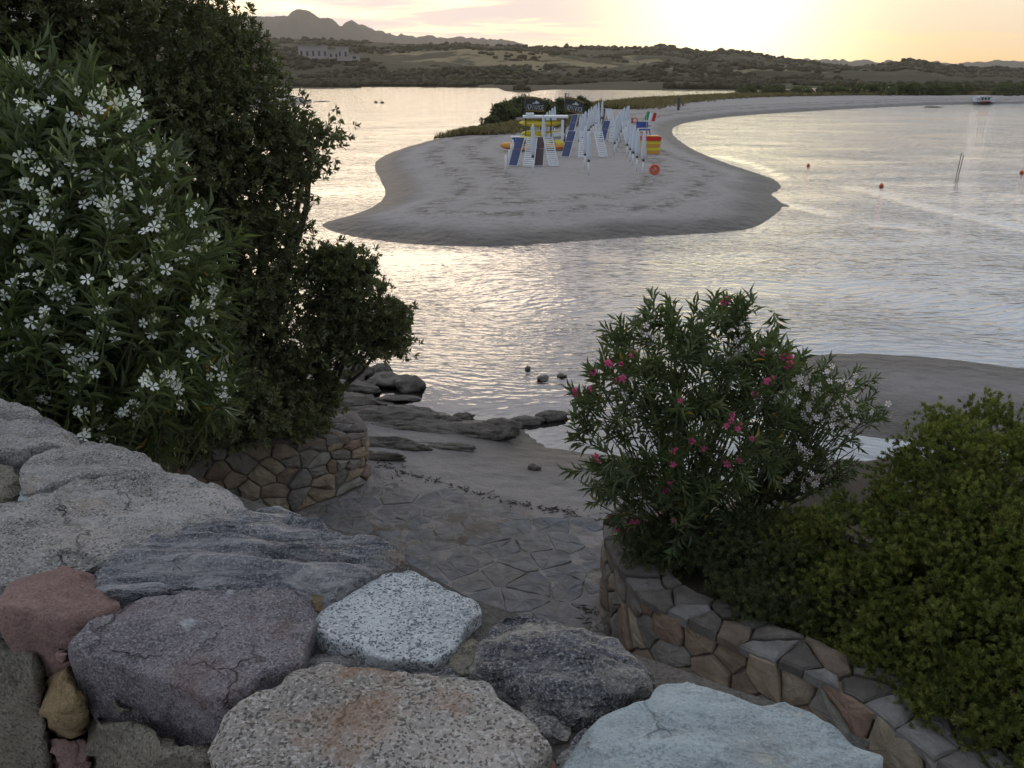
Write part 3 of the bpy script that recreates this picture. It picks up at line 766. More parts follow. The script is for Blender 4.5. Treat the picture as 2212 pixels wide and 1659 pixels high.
def rubble_wall(name, label, pts, z0f, z1f, cell, thick, seed, capcell, flip=1):
    """retaining wall along a plan polyline; the visible face is on its right side when walking along (flip=1)"""
    g = np.random.default_rng(seed)
    f, nr, L = polyline(pts)
    root = thing(name, label, 'stone wall', (*f([L / 2])[0], float(z0f(L / 2))))
    org = np.array(root.location)
    us = np.linspace(0, L, 60); c = f(us); n_ = nr(us) * flip
    z0, z1 = np.array([z0f(u) for u in us]), np.array([z1f(u) for u in us])
    ring = np.stack([np.c_[c, z0 - 0.5], np.c_[c, z1 - 0.02], np.c_[c - n_ * thick, z1 - 0.02], np.c_[c - n_ * thick, z0 - 0.5]], 1)
    V = ring.reshape(-1, 3) - org; Fq = []
    for i in range(59):
        for k in range(4):
            k2 = (k + 1) % 4; Fq.append((i * 4 + k, i * 4 + k2, i * 4 + 4 + k2, i * 4 + 4 + k))
    Fq += [(0, 1, 2, 3), (239, 238, 237, 236)]
    obj('mortar_core', V, Fq, M['mortar_wall'], root, smooth=False)
    Hm = float(np.max(z1 - z0)) + 0.12
    def tf(uv, dep):
        u = uv[:, 0]; zz0 = np.array([z0f(x) for x in u]) - 0.12; zz1 = np.array([z1f(x) for x in u])
        q = f(u) + nr(u) * flip * dep[:, None]
        return np.c_[q, zz0 + (zz1 - zz0) * np.clip(uv[:, 1] / Hm, 0, 1)] - org
    seeds = jitter_seeds(L, Hm, cell, g, 1.1)
    for poly in voronoi(seeds, [(0, 0), (L, 0), (L, Hm), (0, Hm)]):
        if poly is None: continue
        r = piece_mesh(poly, tf, -0.05, g.uniform(0.012, 0.065), g, 0.016)
        if r: obj('stone', *r, M['wall_stone'], root, smooth=False)
    def tc(uv, dep):
        u = uv[:, 0]; zz1 = np.array([z1f(x) for x in u])
        q = f(u) - nr(u) * flip * (uv[:, 1] - 0.06)[:, None]
        return np.c_[q, zz1 + dep] - org
    seeds = jitter_seeds(L, thick + 0.1, capcell, g, 1.25)
    for poly in voronoi(seeds, [(0, 0), (L, 0), (L, thick + 0.1), (0, thick + 0.1)]):
        if poly is None: continue
        r = piece_mesh(poly, tc, -0.05, g.uniform(0.025, 0.06), g, 0.012, 0.018)
        if r: obj('capstone', *r, M['cap_stone'], root, smooth=False)
    return root

GZ0 = 0.72
lw = [at(380, 1165, GZ0)[:2], at(450, 1128, GZ0)[:2], at(525, 1106, GZ0)[:2], at(621, 1092, GZ0)[:2], at(700, 1062, GZ0)[:2], at(750, 1040, GZ0)[:2], at(781, 1026, GZ0)[:2]]
end = np.array(lw[-1]); lw += [end + np.array([0.02, 0.25]), end + np.array([-0.25, 0.9])]
_, _, LL = polyline(lw)
rubble_wall('retaining_wall', 'tan rubble retaining wall below the big dark tree', lw, lambda u: GZ0, lambda u: 1.88 - 0.62 * min(1.0, (u / (LL - 0.95)) ** 1.2), 0.235, 0.38, 3, 0.30)

ZR = 1.62
rw_px = [(1480, 1085), (1400, 1092), (1345, 1110), (1317, 1138), (1316, 1172), (1347, 1224), (1392, 1280), (1437, 1309), (1495, 1338), (1631, 1410), (1727, 1448), (1863, 1513), (2017, 1622), (2250, 1800)]
rwp = [at(x, y, ZR)[:2] for x, y in rw_px]
rubble_wall('planter_wall', 'curved rubble planter wall below the pink oleander and green shrub', rwp, lambda u: 0.70, lambda u: ZR + 0.03 * math.sin(u * 2.1), 0.24, 0.32, 8, 0.26)

# planting beds behind the two walls
def bed(name, label, outline, zf, mat):
    P_ = np.array(outline); x0, y0 = P_.min(0); x1, y1 = P_.max(0)
    nx, ny = 50, 50
    X, Y = np.meshgrid(np.linspace(x0, x1, nx), np.linspace(y0, y1, ny), indexing='ij'); Q = np.c_[X.ravel(), Y.ravel()]
    d = sdist(Q, P_); z = zf(Q[:, 0], Q[:, 1]) + fbm(np.c_[Q * 1.7, np.zeros(len(Q))], 3, 5) * 0.05
    z = np.where(d > 0, z, np.minimum(z, 0.3 + np.maximum(0, 1.0 + d * 6)))
    idx = np.arange(nx * ny).reshape(nx, ny)
    Fq = np.stack([idx[:-1, :-1], idx[1:, :-1], idx[1:, 1:], idx[:-1, 1:]], -1).reshape(-1, 4)
    keep = (d[Fq] > -0.35).any(1)
    return tag(obj(name, np.c_[Q, z], Fq[keep], mat), label, None, None, 'structure')
lwn = [np.array(p) + np.array([-0.18, 0.12]) for p in lw[:7]]
bed('planting_bed', 'dark soil bed under the tree and the white oleander', [*lwn, (-2.7, 11.6), (-6, 13.0), (-12, 13), (-12, 2.2), (-2.4, 2.2), (-2.6, 6.0), (-3.3, 8.0)], lambda x, y: 1.25 + np.clip((9.5 - y) / 6.0, 0, 1) * 1.3, M['soil'])
rwn = [np.array(p) + np.array([0.22, 0.06]) for p in rwp]
bed('planting_bed', 'dark soil bed under the pink oleander and green shrub', [*rwn, (9, 2.6), (9, 9.0), (4.0, 9.4)], lambda x, y: np.full_like(x, ZR - 0.10), M['soil'])

# flagstone path, half buried in sand
g = np.random.default_rng(12)
path_px = [(600, 1120), (700, 1075), (790, 1025), (900, 1040), (1010, 1062), (1120, 1090), (1290, 1120), (1310, 1290), (1400, 1440), (1480, 1520), (1300, 1560), (900, 1500), (760, 1300)]
PATH = wpoly(path_px, 0.66)
x0, y0 = PATH.min(0); x1, y1 = PATH.max(0)
proot = tag(bpy.data.objects.new('path', None), 'flagstone path half buried in sand between the two walls', None, None, 'structure'); COL.objects.link(proot)
seeds = jitter_seeds(x1 - x0, y1 - y0, 0.37, g, 1.3, False) + np.array([x0, y0])
arc = wpoly([(868, 1212), (930, 1172), (1000, 1140), (1060, 1112), (1110, 1098), (1290, 1125), (1310, 1290), (1420, 1450), (1100, 1480), (940, 1300)], 0.68)
cells = voronoi(seeds, [(x0, y0), (x1, y0), (x1, y1), (x0, y1)])
cen = np.array([c.mean(0) if c is not None else (1e3, 1e3) for c in cells])
din, darc = sdist(cen, PATH), sdist(cen, arc); zc = ground_h(cen)[0]
for poly, d1, d2, z in zip(cells, din, darc, zc):
    if poly is None or d1 < 0.05: continue
    tilt = g.normal(0, 0.010, 2); cc = poly.mean(0)
    top = (0.012 + g.normal(0, 0.006)) if d2 > 0 else (0.001 + g.normal(0, 0.008))
    r = piece_mesh(inset(poly, 0.012), lambda uv, dep: np.c_[uv, z + dep + (uv - cc) @ tilt], -0.06, top, g, 0.003, 0.008)
    if r: obj('flagstone', *r, M['flagstone'], proot, smooth=False)

# ------------------------------------------------------------------ parapet in the foreground: big cap stones traced one by one
ZT = 4.9
par = thing('parapet', 'low terrace wall of big rough flat stones in the foreground', 'stone wall', (*at(700, 1400, ZT)[:2], ZT - 0.9))
porg = np.array(par.location)
def closed_cr(P_, n):
    P_ = np.array(P_, float); m = len(P_)
    seg = np.hypot(*(np.roll(P_, -1, 0) - P_).T); cum = np.r_[0, np.cumsum(seg)]
    u = np.linspace(0, cum[-1], n, endpoint=False); Q = np.vstack([P_, P_[:1]])
    lin = np.c_[np.interp(u, cum, Q[:, 0]), np.interp(u, cum, Q[:, 1])]
    k = 1; sm = sum(np.roll(lin, s_, 0) for s_ in range(-k, k + 1)) / (2 * k + 1)
    return sm
def slab(name, px, mat, ztop=ZT, thick=0.16, dome=0.012, rough=0.012, lump=0.02, rnd_=0.022, seed=1, tilt=(0, 0), under=0.90, strata=None, label=None, n=132):
    lump *= 0.40; rough *= 0.45; rnd_ *= 0.30; dome *= 0.2; under = 1 - (1 - under) * 0.6
    out = np.array([at(x, y, ztop)[:2] for x, y in px]); o = closed_cr(out, n); c = o.mean(0); o = c + (o - c) * 1.045
    v = o - c; L = np.hypot(*v.T)
    g_ = np.random.default_rng(seed)
    ns = vnoise(np.c_[o * 14, np.full(n, seed * 1.0)], seed) * 0.010 + vnoise(np.c_[o * 45, np.full(n, seed * 1.0)], seed + 1) * 0.004
    o = c + v * ((L + ns) / L)[:, None]; v = o - c
    ss = list(np.linspace(0.04, 0.86, 17)) + [0.90, 0.935, 0.965, 0.985, 1.0]
    rings = []; Lm = L.mean()
    for s_ in ss:
        z = ztop + dome * (1 - s_ * s_) + (o * s_ + c * (1 - s_) - c) @ np.array(tilt)
        e = np.clip((1 - s_) * Lm / rnd_, 0, 1); z = z - rnd_ * (1 - np.sqrt(np.maximum(0, 1 - (1 - e) ** 2)))
        rings.append(np.c_[c + v * s_, z])
    for k in range(1, 10):
        q = k / 9.0
        s_ = 1.0 + 0.012 * math.sin(q * 3.1) - (1 - under) * q ** 1.6
        rings.append(np.c_[c + v * s_, np.full(n, ztop - rnd_ - (thick - rnd_) * q) + (v * s_) @ np.array(tilt)])
    V = np.concatenate(rings + [[[*c, ztop + dome], [*c, ztop - thick]]]); nr_ = len(rings)
    top_n = len(ss)
    # relief
    nz_ = fbm(V * 7.0 + seed, 3, seed) * lump + fbm(V * 30.0 + seed, 3, seed + 9) * rough
    if strata:
        (sx, sy, sz, amp, rot) = strata
        cr_, sr_ = math.cos(rot), math.sin(rot)
        Q = np.c_[(V[:, 0] * cr_ + V[:, 1] * sr_) * sx, (-V[:, 0] * sr_ + V[:, 1] * cr_) * sy, V[:, 2] * sz]
        a_ = fbm(Q, 3, seed + 4); nz_ = nz_ + amp * np.sign(a_) * np.abs(a_) ** 0.6
    rel = V[:, :2] - c
    ring_id = np.r_[np.repeat(np.arange(nr_), n), [0, nr_]]
    for b_ in range(5):      # broken, chipped edges
        an = g_.uniform(0, 6.28); dr = np.array([math.cos(an), math.sin(an)]); ext = (v @ dr).max()
        st_ = ext * g_.uniform(0.80, 0.97); sl = g_.uniform(0.3, 1.1)
        wob_ = vnoise(np.c_[V[:, :2] * 16, np.full(len(V), b_ * 3.0)], seed + b_) * 0.035
        cut_ = np.maximum(ztop + dome - sl * np.maximum(rel @ dr - st_ + wob_, 0), ztop - thick * 0.5) - np.maximum(ring_id - top_n, 0) * 0.0025
        V[:, 2] = np.where(rel @ dr - st_ + wob_ > 0, np.minimum(V[:, 2], cut_), V[:, 2])
    D = np.zeros_like(V)
    ring_id = np.r_[np.repeat(np.arange(nr_), n), [0, nr_]]
    upw = np.clip((top_n + 1 - ring_id) / 3.0, 0, 1)
    rad = np.r_[np.tile(v / np.hypot(*v.T)[:, None], (nr_, 1)), np.zeros((2, 2))]
    D[:, 2] = nz_ * upw; D[:, :2] = rad * (nz_ * (1 - upw))[:, None]
    V = V + D
    Fq = []
    for r in range(nr_ - 1):
        for k in range(n):
            k2 = (k + 1) % n; Fq.append((r * n + k2, r * n + k, (r + 1) * n + k, (r + 1) * n + k2))
    Fq = [np.array(Fq)]
    tri = [(k, (k + 1) % n, nr_ * n) for k in range(n)] + [((nr_ - 1) * n + (k + 1) % n, (nr_ - 1) * n + k, nr_ * n + 1) for k in range(n)]
    Fq.append(np.array(tri))
    Fq[0] = Fq[0][:, ::-1]
    cl = np.array([*c, ztop])
    o_ = obj(name, V - cl, Fq, mat, par, smooth=False, loc=cl - porg)
    if label: o_['label'] = label
    return o_
slab('capstone', [(-90, 850), (-20, 858), (30, 872), (75, 882), (130, 902), (172, 928), (180, 945), (150, 952), (80, 958), (20, 968), (-40, 975), (-110, 985)], M['granite_grey'], thick=0.13, seed=11, rough=0.015, label='grey cap stone under the white oleander, farthest left')
slab('capstone', [(38, 1012), (60, 988), (120, 967), (195, 957), (255, 963), (300, 983), (345, 1006), (374, 1026), (330, 1030), (250, 1024), (190, 1030), (130, 1042), (85, 1050), (50, 1045)], M['granite_grey'], thick=0.14, seed=12, dome=0.02, label='rounded grey cap stone, third from the left end')
slab('capstone', [(-60, 1000), (-10, 1000), (25, 1012), (42, 1036), (25, 1055), (-5, 1068), (-60, 1075)], M['granite_olive'], thick=0.15, seed=13, ztop=ZT - 0.02)
slab('small_stone', [(40, 1060), (60, 1050), (88, 1056), (85, 1072), (55, 1082), (40, 1078)], M['green_stone'], thick=0.10, seed=14, ztop=ZT - 0.03, rnd_=0.01, n=60)
slab('capstone', [(-90, 1112), (0, 1088), (60, 1076), (120, 1056), (180, 1038), (250, 1030), (330, 1027), (405, 1028), (440, 1044), (498, 1057), (523, 1088), (500, 1104), (420, 1128), (340, 1160), (280, 1195), (230, 1212), (150, 1222), (60, 1238), (-20, 1250), (-90, 1260)], M['granite_grey'], thick=0.15, seed=15, rough=0.018, lump=0.026, rnd_=0.03, label='large speckled grey granite cap stone')
slab('capstone', [(204, 1242), (300, 1190), (395, 1146), (490, 1112), (600, 1094), (650, 1102), (688, 1132), (735, 1160), (850, 1192), (854, 1212), (790, 1240), (700, 1262), (640, 1276), (560, 1272), (420, 1270), (330, 1278), (240, 1272)], M['gneiss_dark'], thick=0.14, seed=16, rough=0.012, lump=0.02, rnd_=0.03, strata=(2.5, 26, 26, 0.017, -0.15), label='dark layered cap stone with brown streaks')
slab('small_stone', [(668, 1290), (690, 1270), (740, 1257), (790, 1244), (806, 1250), (770, 1275), (720, 1300), (690, 1312)], M['ochre_stone'], thick=0.10, seed=17, ztop=ZT - 0.03, rnd_=0.015, n=70)
slab('capstone', [(-4, 1288), (26, 1252), (62, 1236), (135, 1230), (200, 1240), (224, 1264), (247, 1298), (205, 1322), (140, 1342), (70, 1332), (10, 1310)], M['red_stone'], thick=0.14, seed=18, dome=0.03, rnd_=0.05, lump=0.022, rough=0.008, under=0.78, label='rounded reddish cap stone at the left edge')
slab('capstone', [(148, 1384), (205, 1335), (240, 1302), (330, 1290), (520, 1281), (640, 1284), (680, 1312), (676, 1340), (650, 1385), (646, 1432), (560, 1452), (532, 1484), (470, 1502), (400, 1484), (300, 1442), (215, 1412)], M['purple_stone'], thick=0.21, seed=19, dome=0.02, rnd_=0.03, tilt=(0.02, 0.07), under=0.80, label='purple grey cap stone with white veins on its near face')
slab('capstone', [(683, 1332), (694, 1312), (760, 1270), (858, 1221), (900, 1238), (1026, 1304), (1032, 1318), (990, 1372), (935, 1424), (890, 1420), (790, 1402), (712, 1382), (690, 1358)], M['granite_pale'], thick=0.13, seed=20, rough=0.006, lump=0.012, dome=0.008, ztop=ZT - 0.012, label='pale speckled granite cap stone, smooth and almost square')
slab('capstone', [(1022, 1402), (1040, 1370), (1078, 1342), (1122, 1331), (1180, 1338), (1290, 1385), (1390, 1434), (1404, 1456), (1340, 1488), (1270, 1512), (1215, 1502), (1120, 1462), (1040, 1432)], M['mica_dark'], thick=0.17, seed=21, rough=0.016, lump=0.028, rnd_=0.035, strata=(4, 28, 28, 0.014, -0.3), label='dark glittering cap stone right of the pale granite one')
slab('capstone', [(466, 1600), (500, 1545), (575, 1492), (640, 1452), (690, 1434), (800, 1450), (900, 1454), (1000, 1460), (1050, 1480), (1110, 1530), (1160, 1572), (1187, 1603), (1150, 1640), (1110, 1680), (980, 1730), (700, 1740), (520, 1700)], M['granite_warm'], thick=0.22, seed=22, rough=0.012, lump=0.02, rnd_=0.035, label='big beige granite cap stone with rusty stains, bottom centre')
slab('capstone', [(1215, 1700), (1228, 1640), (1262, 1590), (1318, 1545), (1400, 1512), (1420, 1482), (1480, 1477), (1560, 1480), (1650, 1500), (1720, 1530), (1800, 1568), (1878, 1615), (1886, 1632), (1870, 1690), (1800, 1770), (1500, 1800), (1300, 1780)], M['green_stone'], thick=0.15, seed=23, rough=0.007, lump=0.02, rnd_=0.022, ztop=ZT + 0.005, label='pale blue green slab at the bottom right')
slab('small_stone', [(1128, 1520), (1200, 1530), (1232, 1556), (1225, 1585), (1180, 1588), (1150, 1556)], M['granite_grey'], thick=0.10, seed=24, ztop=ZT - 0.03, rnd_=0.015, n=70)
slab('small_stone', [(650, 1418), (700, 1402), (800, 1415), (880, 1428), (870, 1452), (760, 1450), (670, 1445)], M['mica_dark'], thick=0.08, seed=25, ztop=ZT - 0.03, rnd_=0.012, n=80)
slab('small_stone', [(1150, 1660), (1170, 1640), (1200, 1640), (1210, 1662), (1195, 1690), (1160, 1685)], M['red_stone'], thick=0.08, seed=26, ztop=ZT - 0.03, rnd_=0.02, n=60)
slab('small_stone', [(985, 1395), (1020, 1375), (1042, 1400), (1038, 1440), (1000, 1450), (975, 1430)], M['granite_olive'], thick=0.10, seed=27, ztop=ZT - 0.03, rnd_=0.015, n=60)
slab('small_stone', [(880, 1430), (960, 1420), (1030, 1445), (1040, 1470), (960, 1468), (900, 1458)], M['mica_dark'], thick=0.08, seed=28, ztop=ZT - 0.03, rnd_=0.015, n=60)
slab('small_stone', [(255, 1288), (330, 1272), (420, 1278), (520, 1278), (420, 1296), (300, 1300)], M['granite_olive'], thick=0.06, seed=29, ztop=ZT - 0.03, rnd_=0.01, n=60)
slab('small_stone', [(1230, 1600), (1260, 1580), (1280, 1600), (1250, 1650), (1215, 1670), (1200, 1640)], M['mica_dark'], thick=0.06, seed=30, ztop=ZT - 0.03, rnd_=0.01, n=60)
# wall body with mortar between the stones
near_edge = [at(x, y, ZT - 0.1)[:2] for x, y in [(-200, 1300), (60, 1370), (190, 1420), (320, 1510), (480, 1590), (700, 1720), (1200, 1900), (1700, 1950)]]
far_edge = [at(x, y, ZT - 0.1)[:2] for x, y in [(-200, 880), (100, 935), (330, 1020), (500, 1085), (800, 1185), (1000, 1310), (1360, 1440), (1880, 1640)]]
fN, _, LN = polyline(near_edge); fF, _, LF = polyline(far_edge)
V = []; K_ = 40; W_ = 9
for i in range(K_):
    a, b = fN([LN * i / (K_ - 1)])[0], fF([LF * i / (K_ - 1)])[0]
    for j in range(W_):
        q = a + (b - a) * (0.03 + 0.90 * j / (W_ - 1)); V.append((*q, ZT - 0.048))
    V.append((*(a + (b - a) * 0.93), ZT - 4.3)); V.append((*(a + (b - a) * 0.03), ZT - 4.3))
V = np.array(V); n_ = W_ + 2
V[:, 2] += np.where(V[:, 2] > ZT - 1, fbm(V * 9, 3, 77) * 0.010, 0)
Fq = []
for i in range(K_ - 1):
    for j in range(n_):
        j2 = (j + 1) % n_; Fq.append((i * n_ + j, i * n_ + j2, (i + 1) * n_ + j2, (i + 1) * n_ + j))
Fq += [tuple(range(n_))[::-1], tuple((K_ - 1) * n_ + j for j in range(n_))]
obj('mortar_core', V - porg, Fq, M['mortar'], par, smooth=False)
# stones of the near face, seen at the lower left
def face_stone(px, mat, seed, proud=0.05, label=None):
    pts = []
    n = 72
    o = closed_cr(np.array(px, float), n); c = o.mean(0)
    # the face is the vertical plane through the near top edge between these two points
    A0, B0 = at(60, 1372, ZT - 0.1), at(480, 1592, ZT - 0.1); tdir = (B0 - A0)[:2] / np.hypot(*(B0 - A0)[:2]); nn = np.array([tdir[1], -tdir[0], 0]); nn = nn if nn[1] < 0 else -nn
    def hit(p, off):
        d = ray(*p); o0 = np.array([0, 0, CAMZ]); base_ = A0 + nn * off
        t_ = ((base_ - o0) @ nn) / (d @ nn); return o0 + d * t_
    rings = []
    for s_, off in [(1.0, -0.10), (1.0, proud * 0.1), (0.95, proud * 0.65), (0.85, proud), (0.6, proud * 1.12), (0.3, proud * 1.18)]:
        rings.append([hit(c + (p - c) * s_, off) for p in o])
    V_ = np.concatenate([np.array(rings).reshape(-1, 3), [hit(c, proud * 1.2)]])
    V_ = V_ + nn * (fbm(V_ * 16, 3, seed) * 0.018)[:, None] + fbm(V_ * 40, 2, seed + 3)[:, None] * nn * 0.006
    Fq_ = []
    for r in range(5):
        for k in range(n):
            k2 = (k + 1) % n; Fq_.append((r * n + k, r * n + k2, (r + 1) * n + k2, (r + 1) * n + k))
    for k in range(n): Fq_.append((5 * n + k, 5 * n + (k + 1) % n, 6 * n))
    cl = V_.mean(0)
    o_ = obj('face_stone', V_ - cl, Fq_, mat, par, loc=cl - porg)
    if label: o_['label'] = label
face_stone([(-60, 1375), (40, 1395), (75, 1410), (95, 1460), (80, 1530), (100, 1600), (110, 1700), (-60, 1720)], M['granite_olive'], 51, 0.06)
face_stone([(90, 1480), (105, 1458), (140, 1440), (175, 1462), (200, 1500), (205, 1545), (180, 1590), (140, 1595), (110, 1570), (88, 1530)], M['ochre_stone'], 52, 0.06, 'lumpy ochre stone in the near face of the wall')
face_stone([(112, 1585), (150, 1602), (190, 1600), (200, 1640), (195, 1710), (115, 1710)], M['red_stone'], 53, 0.04)
face_stone([(205, 1540), (260, 1545), (320, 1580), (400, 1612), (470, 1640), (480, 1740), (205, 1740), (196, 1620)], M['granite_olive'], 54, 0.06)
face_stone([(110, 1400), (160, 1405), (150, 1430), (110, 1432)], M['red_stone'], 55, 0.03)
face_stone([(205, 1480), (250, 1490), (300, 1530), (260, 1538), (215, 1525)], M['granite_olive'], 56, 0.03)

# ------------------------------------------------------------------ rocks at the water's edge
def rock(px, py, wpx, hpx, label, seed, z=0.0, depth=1.0, rot=0.0, name='rock', cat='rock', sharp=0.28, lay=0.0, mat='rock_shore'):
    c = at(px, py, z); m = pxm(c[1], px, py)
    w, hgt = wpx * m / 2, hpx * m * 1.35
    if c[1] < 30 and name != 'pebble': c = at(px, py, max(gz(c[0], c[1]), 0.0) + hgt * 0.15)
    V, F_ = ICO4 if wpx > 120 else ICO3
    V = V.copy(); nn = fbm(V * 1.6 + seed * 3.1, 4, seed)
    V = V * (1 + sharp * nn)[:, None]
    V = V * np.array([w, w * depth, hgt])
    if lay: V[:, 2] += lay * hgt * fbm(np.c_[V[:, 0] * 1.2 / w, V[:, 1] * 7 / w, V[:, 2] * 0], 3, seed + 2)
    V[:, 2] += 0.010 * fbm(V * 14, 2, seed)
    o = obj(name, V, F_, M[mat], loc=(c[0], c[1], c[2]), rot=(0, 0, rot))
    return tag(o, label, cat)
rock(823, 802, 46, 13, 'dark boulder standing highest beside the tree branch tips', 1, 0.22, 0.8)
rock(884, 834, 66, 17, 'round boulder farthest out in the water beyond the ledges', 2, 0.10, 0.8)
rock(835, 824, 74, 13, 'low grey boulder between the two round ones', 3, 0.10, 0.9)
rock(760, 808, 84, 17, 'grey boulder half hidden behind the tree branch', 4, 0.14, 0.8)
rock(755, 838, 130, 12, 'flat wet ledge below the round boulders', 5, 0.10, 0.45, -0.1, 'rock_ledge', lay=0.3)
rock(735, 868, 190, 14, 'broad dark ledge running out from under the tree', 6, 0.16, 0.35, -0.05, 'rock_ledge', lay=0.4)
rock(860, 862, 90, 6, 'thin wet ledge breaking the surface beside the shallow pool', 7, 0.03, 0.35, 0.1, 'rock_ledge', lay=0.3)
rock(820, 908, 260, 17, 'long brown layered ledge above the flat sand', 8, 0.17, 0.32, -0.12, 'rock_ledge', lay=0.5)
rock(905, 930, 260, 15, 'brown layered ledge with the white pebble on it', 9, 0.15, 0.27, -0.12, 'rock_ledge', lay=0.5)
rock(1015, 938, 170, 14, 'brown rounded ledge in the middle of the shore', 10, 0.10, 0.34, -0.03, 'rock_ledge', lay=0.35)
rock(1075, 928, 90, 16, 'brown hump of rock next to the calm pool', 14, 0.08, 0.5, 0.05, 'rock_ledge', lay=0.2)
rock(1130, 912, 90, 9, 'low dark rock along the far rim of the calm pool', 11, 0.03, 0.3, 0.12, 'rock_ledge')
rock(1190, 902, 70, 11, 'dark rock at the right end of the calm pool rim', 12, 0.03, 0.4, 0.2, 'rock_ledge')
rock(965, 908, 60, 8, 'small wet rock in the shallows before the ledge', 15, 0.02, 0.5, 0.0)
rock(1000, 902, 46, 8, 'small pale rock in the shallows, right of its wet neighbour', 16, 0.02, 0.5, 0.0)
rock(830, 962, 190, 12, 'smooth grey ledge sinking into the sand by the wall end', 17, 0.36, 0.24, -0.18, 'rock_ledge', lay=0.4)
rock(800, 985, 160, 10, 'lowest smooth ledge beside the end of the wall', 18, 0.44, 0.22, -0.2, 'rock_ledge', lay=0.4)
rock(960, 966, 130, 7, 'thin slab of rock lying on the sand', 19, 0.28, 0.25, -0.12, 'rock_ledge', lay=0.3)
rock(720, 925, 150, 13, 'grey ledge in the shade behind the wall top', 20, 0.40, 0.35, -0.1, 'rock_ledge', lay=0.4)
rock(1140, 797, 13, 5, 'tiny dark rock awash in the ripples', 21, 0.01)
rock(1172, 818, 26, 5, 'small rock awash with ripples around it', 22, 0.0)
rock(1213, 812, 18, 4, 'small rock awash, right of the other two', 23, 0.0)
rock(1155, 1012, 26, 7, 'small dark stone lying alone on the sand', 24, 0.40, 0.6)
rock(898, 938, 11, 4, 'white pebble on the brown ledge', 25, 0.32, 0.8, mat='white_paint', name='pebble', cat='pebble', sharp=0.1)
for i, (x, y, w, h_) in enumerate([(640, 219, 16, 5), (662, 221, 14, 4), (628, 214, 26, 4), (650, 214, 14, 3), (694, 220, 30, 1.4)]):
    rock(x, y, w, h_, ['squat rock at the left lagoon point', 'outermost rock off the left lagoon point', 'long low rock on the left lagoon point', 'small rock behind the left lagoon point', 'thin reef off the left lagoon point'][i], 60 + i, 0.0)
rock(812, 222, 8, 3, 'dark rock in the lagoon, left one of the pair', 70, 0.0)
rock(826, 223, 10, 3, 'dark rock in the lagoon, right one of the pair', 71, 0.0)
rock(2016, 232, 40, 2, 'low dark reef near the far beach', 72, 0.0)

# line of stranded weed and bits across the sand in front of the path
g = np.random.default_rng(77)
wl = polyline([at(x, y, 0.55)[:2] for x, y in [(800, 992), (880, 1020), (960, 1040), (1030, 1062), (1090, 1085), (1150, 1092), (1220, 1102), (1290, 1122)]])
n = 200; u = wl[2] * g.uniform(0, 1, n) ** 0.8; q = wl[0](u) + g.normal(0, 0.045, (n, 2)) * g.choice([0.5, 1, 2.2], n)[:, None]
q2 = at(1370, 1400, 0.72)[:2] + g.normal(0, 1, (90, 2)) * np.array([0.14, 0.30]); q = np.r_[q, q2, at(1300, 1330, 0.72)[:2] + g.normal(0, 1, (50, 2)) * 0.14]; n = len(q)
zz = ground_h(q)[0] + 0.012
mats = np.zeros((n, 3, 3)); a_ = g.uniform(0, 3.14, n); l_ = g.uniform(0.01, 0.07, n); w_ = g.uniform(0.003, 0.009, n)
mats[:, 0, 0] = np.cos(a_) * l_; mats[:, 1, 0] = np.sin(a_) * l_; mats[:, 0, 1] = -np.sin(a_) * w_; mats[:, 1, 1] = np.cos(a_) * w_; mats[:, 2, 2] = w_
V, F_, _ = inst(ICO0[0], ICO0[1], np.c_[q, zz], mats)
tag(obj('stranded_weed', V, F_, M['weed']), 'thin dark line of stranded weed and debris on the sand', None, None, 'stuff')

# ------------------------------------------------------------------ plants
LEAF4 = (np.array([(0, 0, 0), (-0.5, 0.5, 0.12), (0, 0.55, -0.02), (0.5, 0.5, 0.12), (0, 1.0, -0.10)], float), np.array([(0, 3, 2), (2, 3, 4), (0, 2, 1), (2, 4, 1)]))
LEAF2 = (np.array([(0, 0, 0), (-0.5, 0.6, 0.10), (0.5, 0.6, 0.10), (0, 1.0, -0.03)], float), np.array([(0, 2, 3), (0, 3, 1)]))
def frames(dirs, g, up=None):
    """matrices whose y axis is dirs; z roughly up with random roll"""
    n = len(dirs); y = dirs / np.linalg.norm(dirs, axis=1, keepdims=True)
    r = np.tile([0, 0, 1.0], (n, 1)) + g.normal(0, 0.35, (n, 3)) if up is None else up
    x = np.cross(y, r); x /= np.maximum(np.linalg.norm(x, axis=1, keepdims=True), 1e-6); z = np.cross(x, y)
    return np.stack([x, y, z], -1)
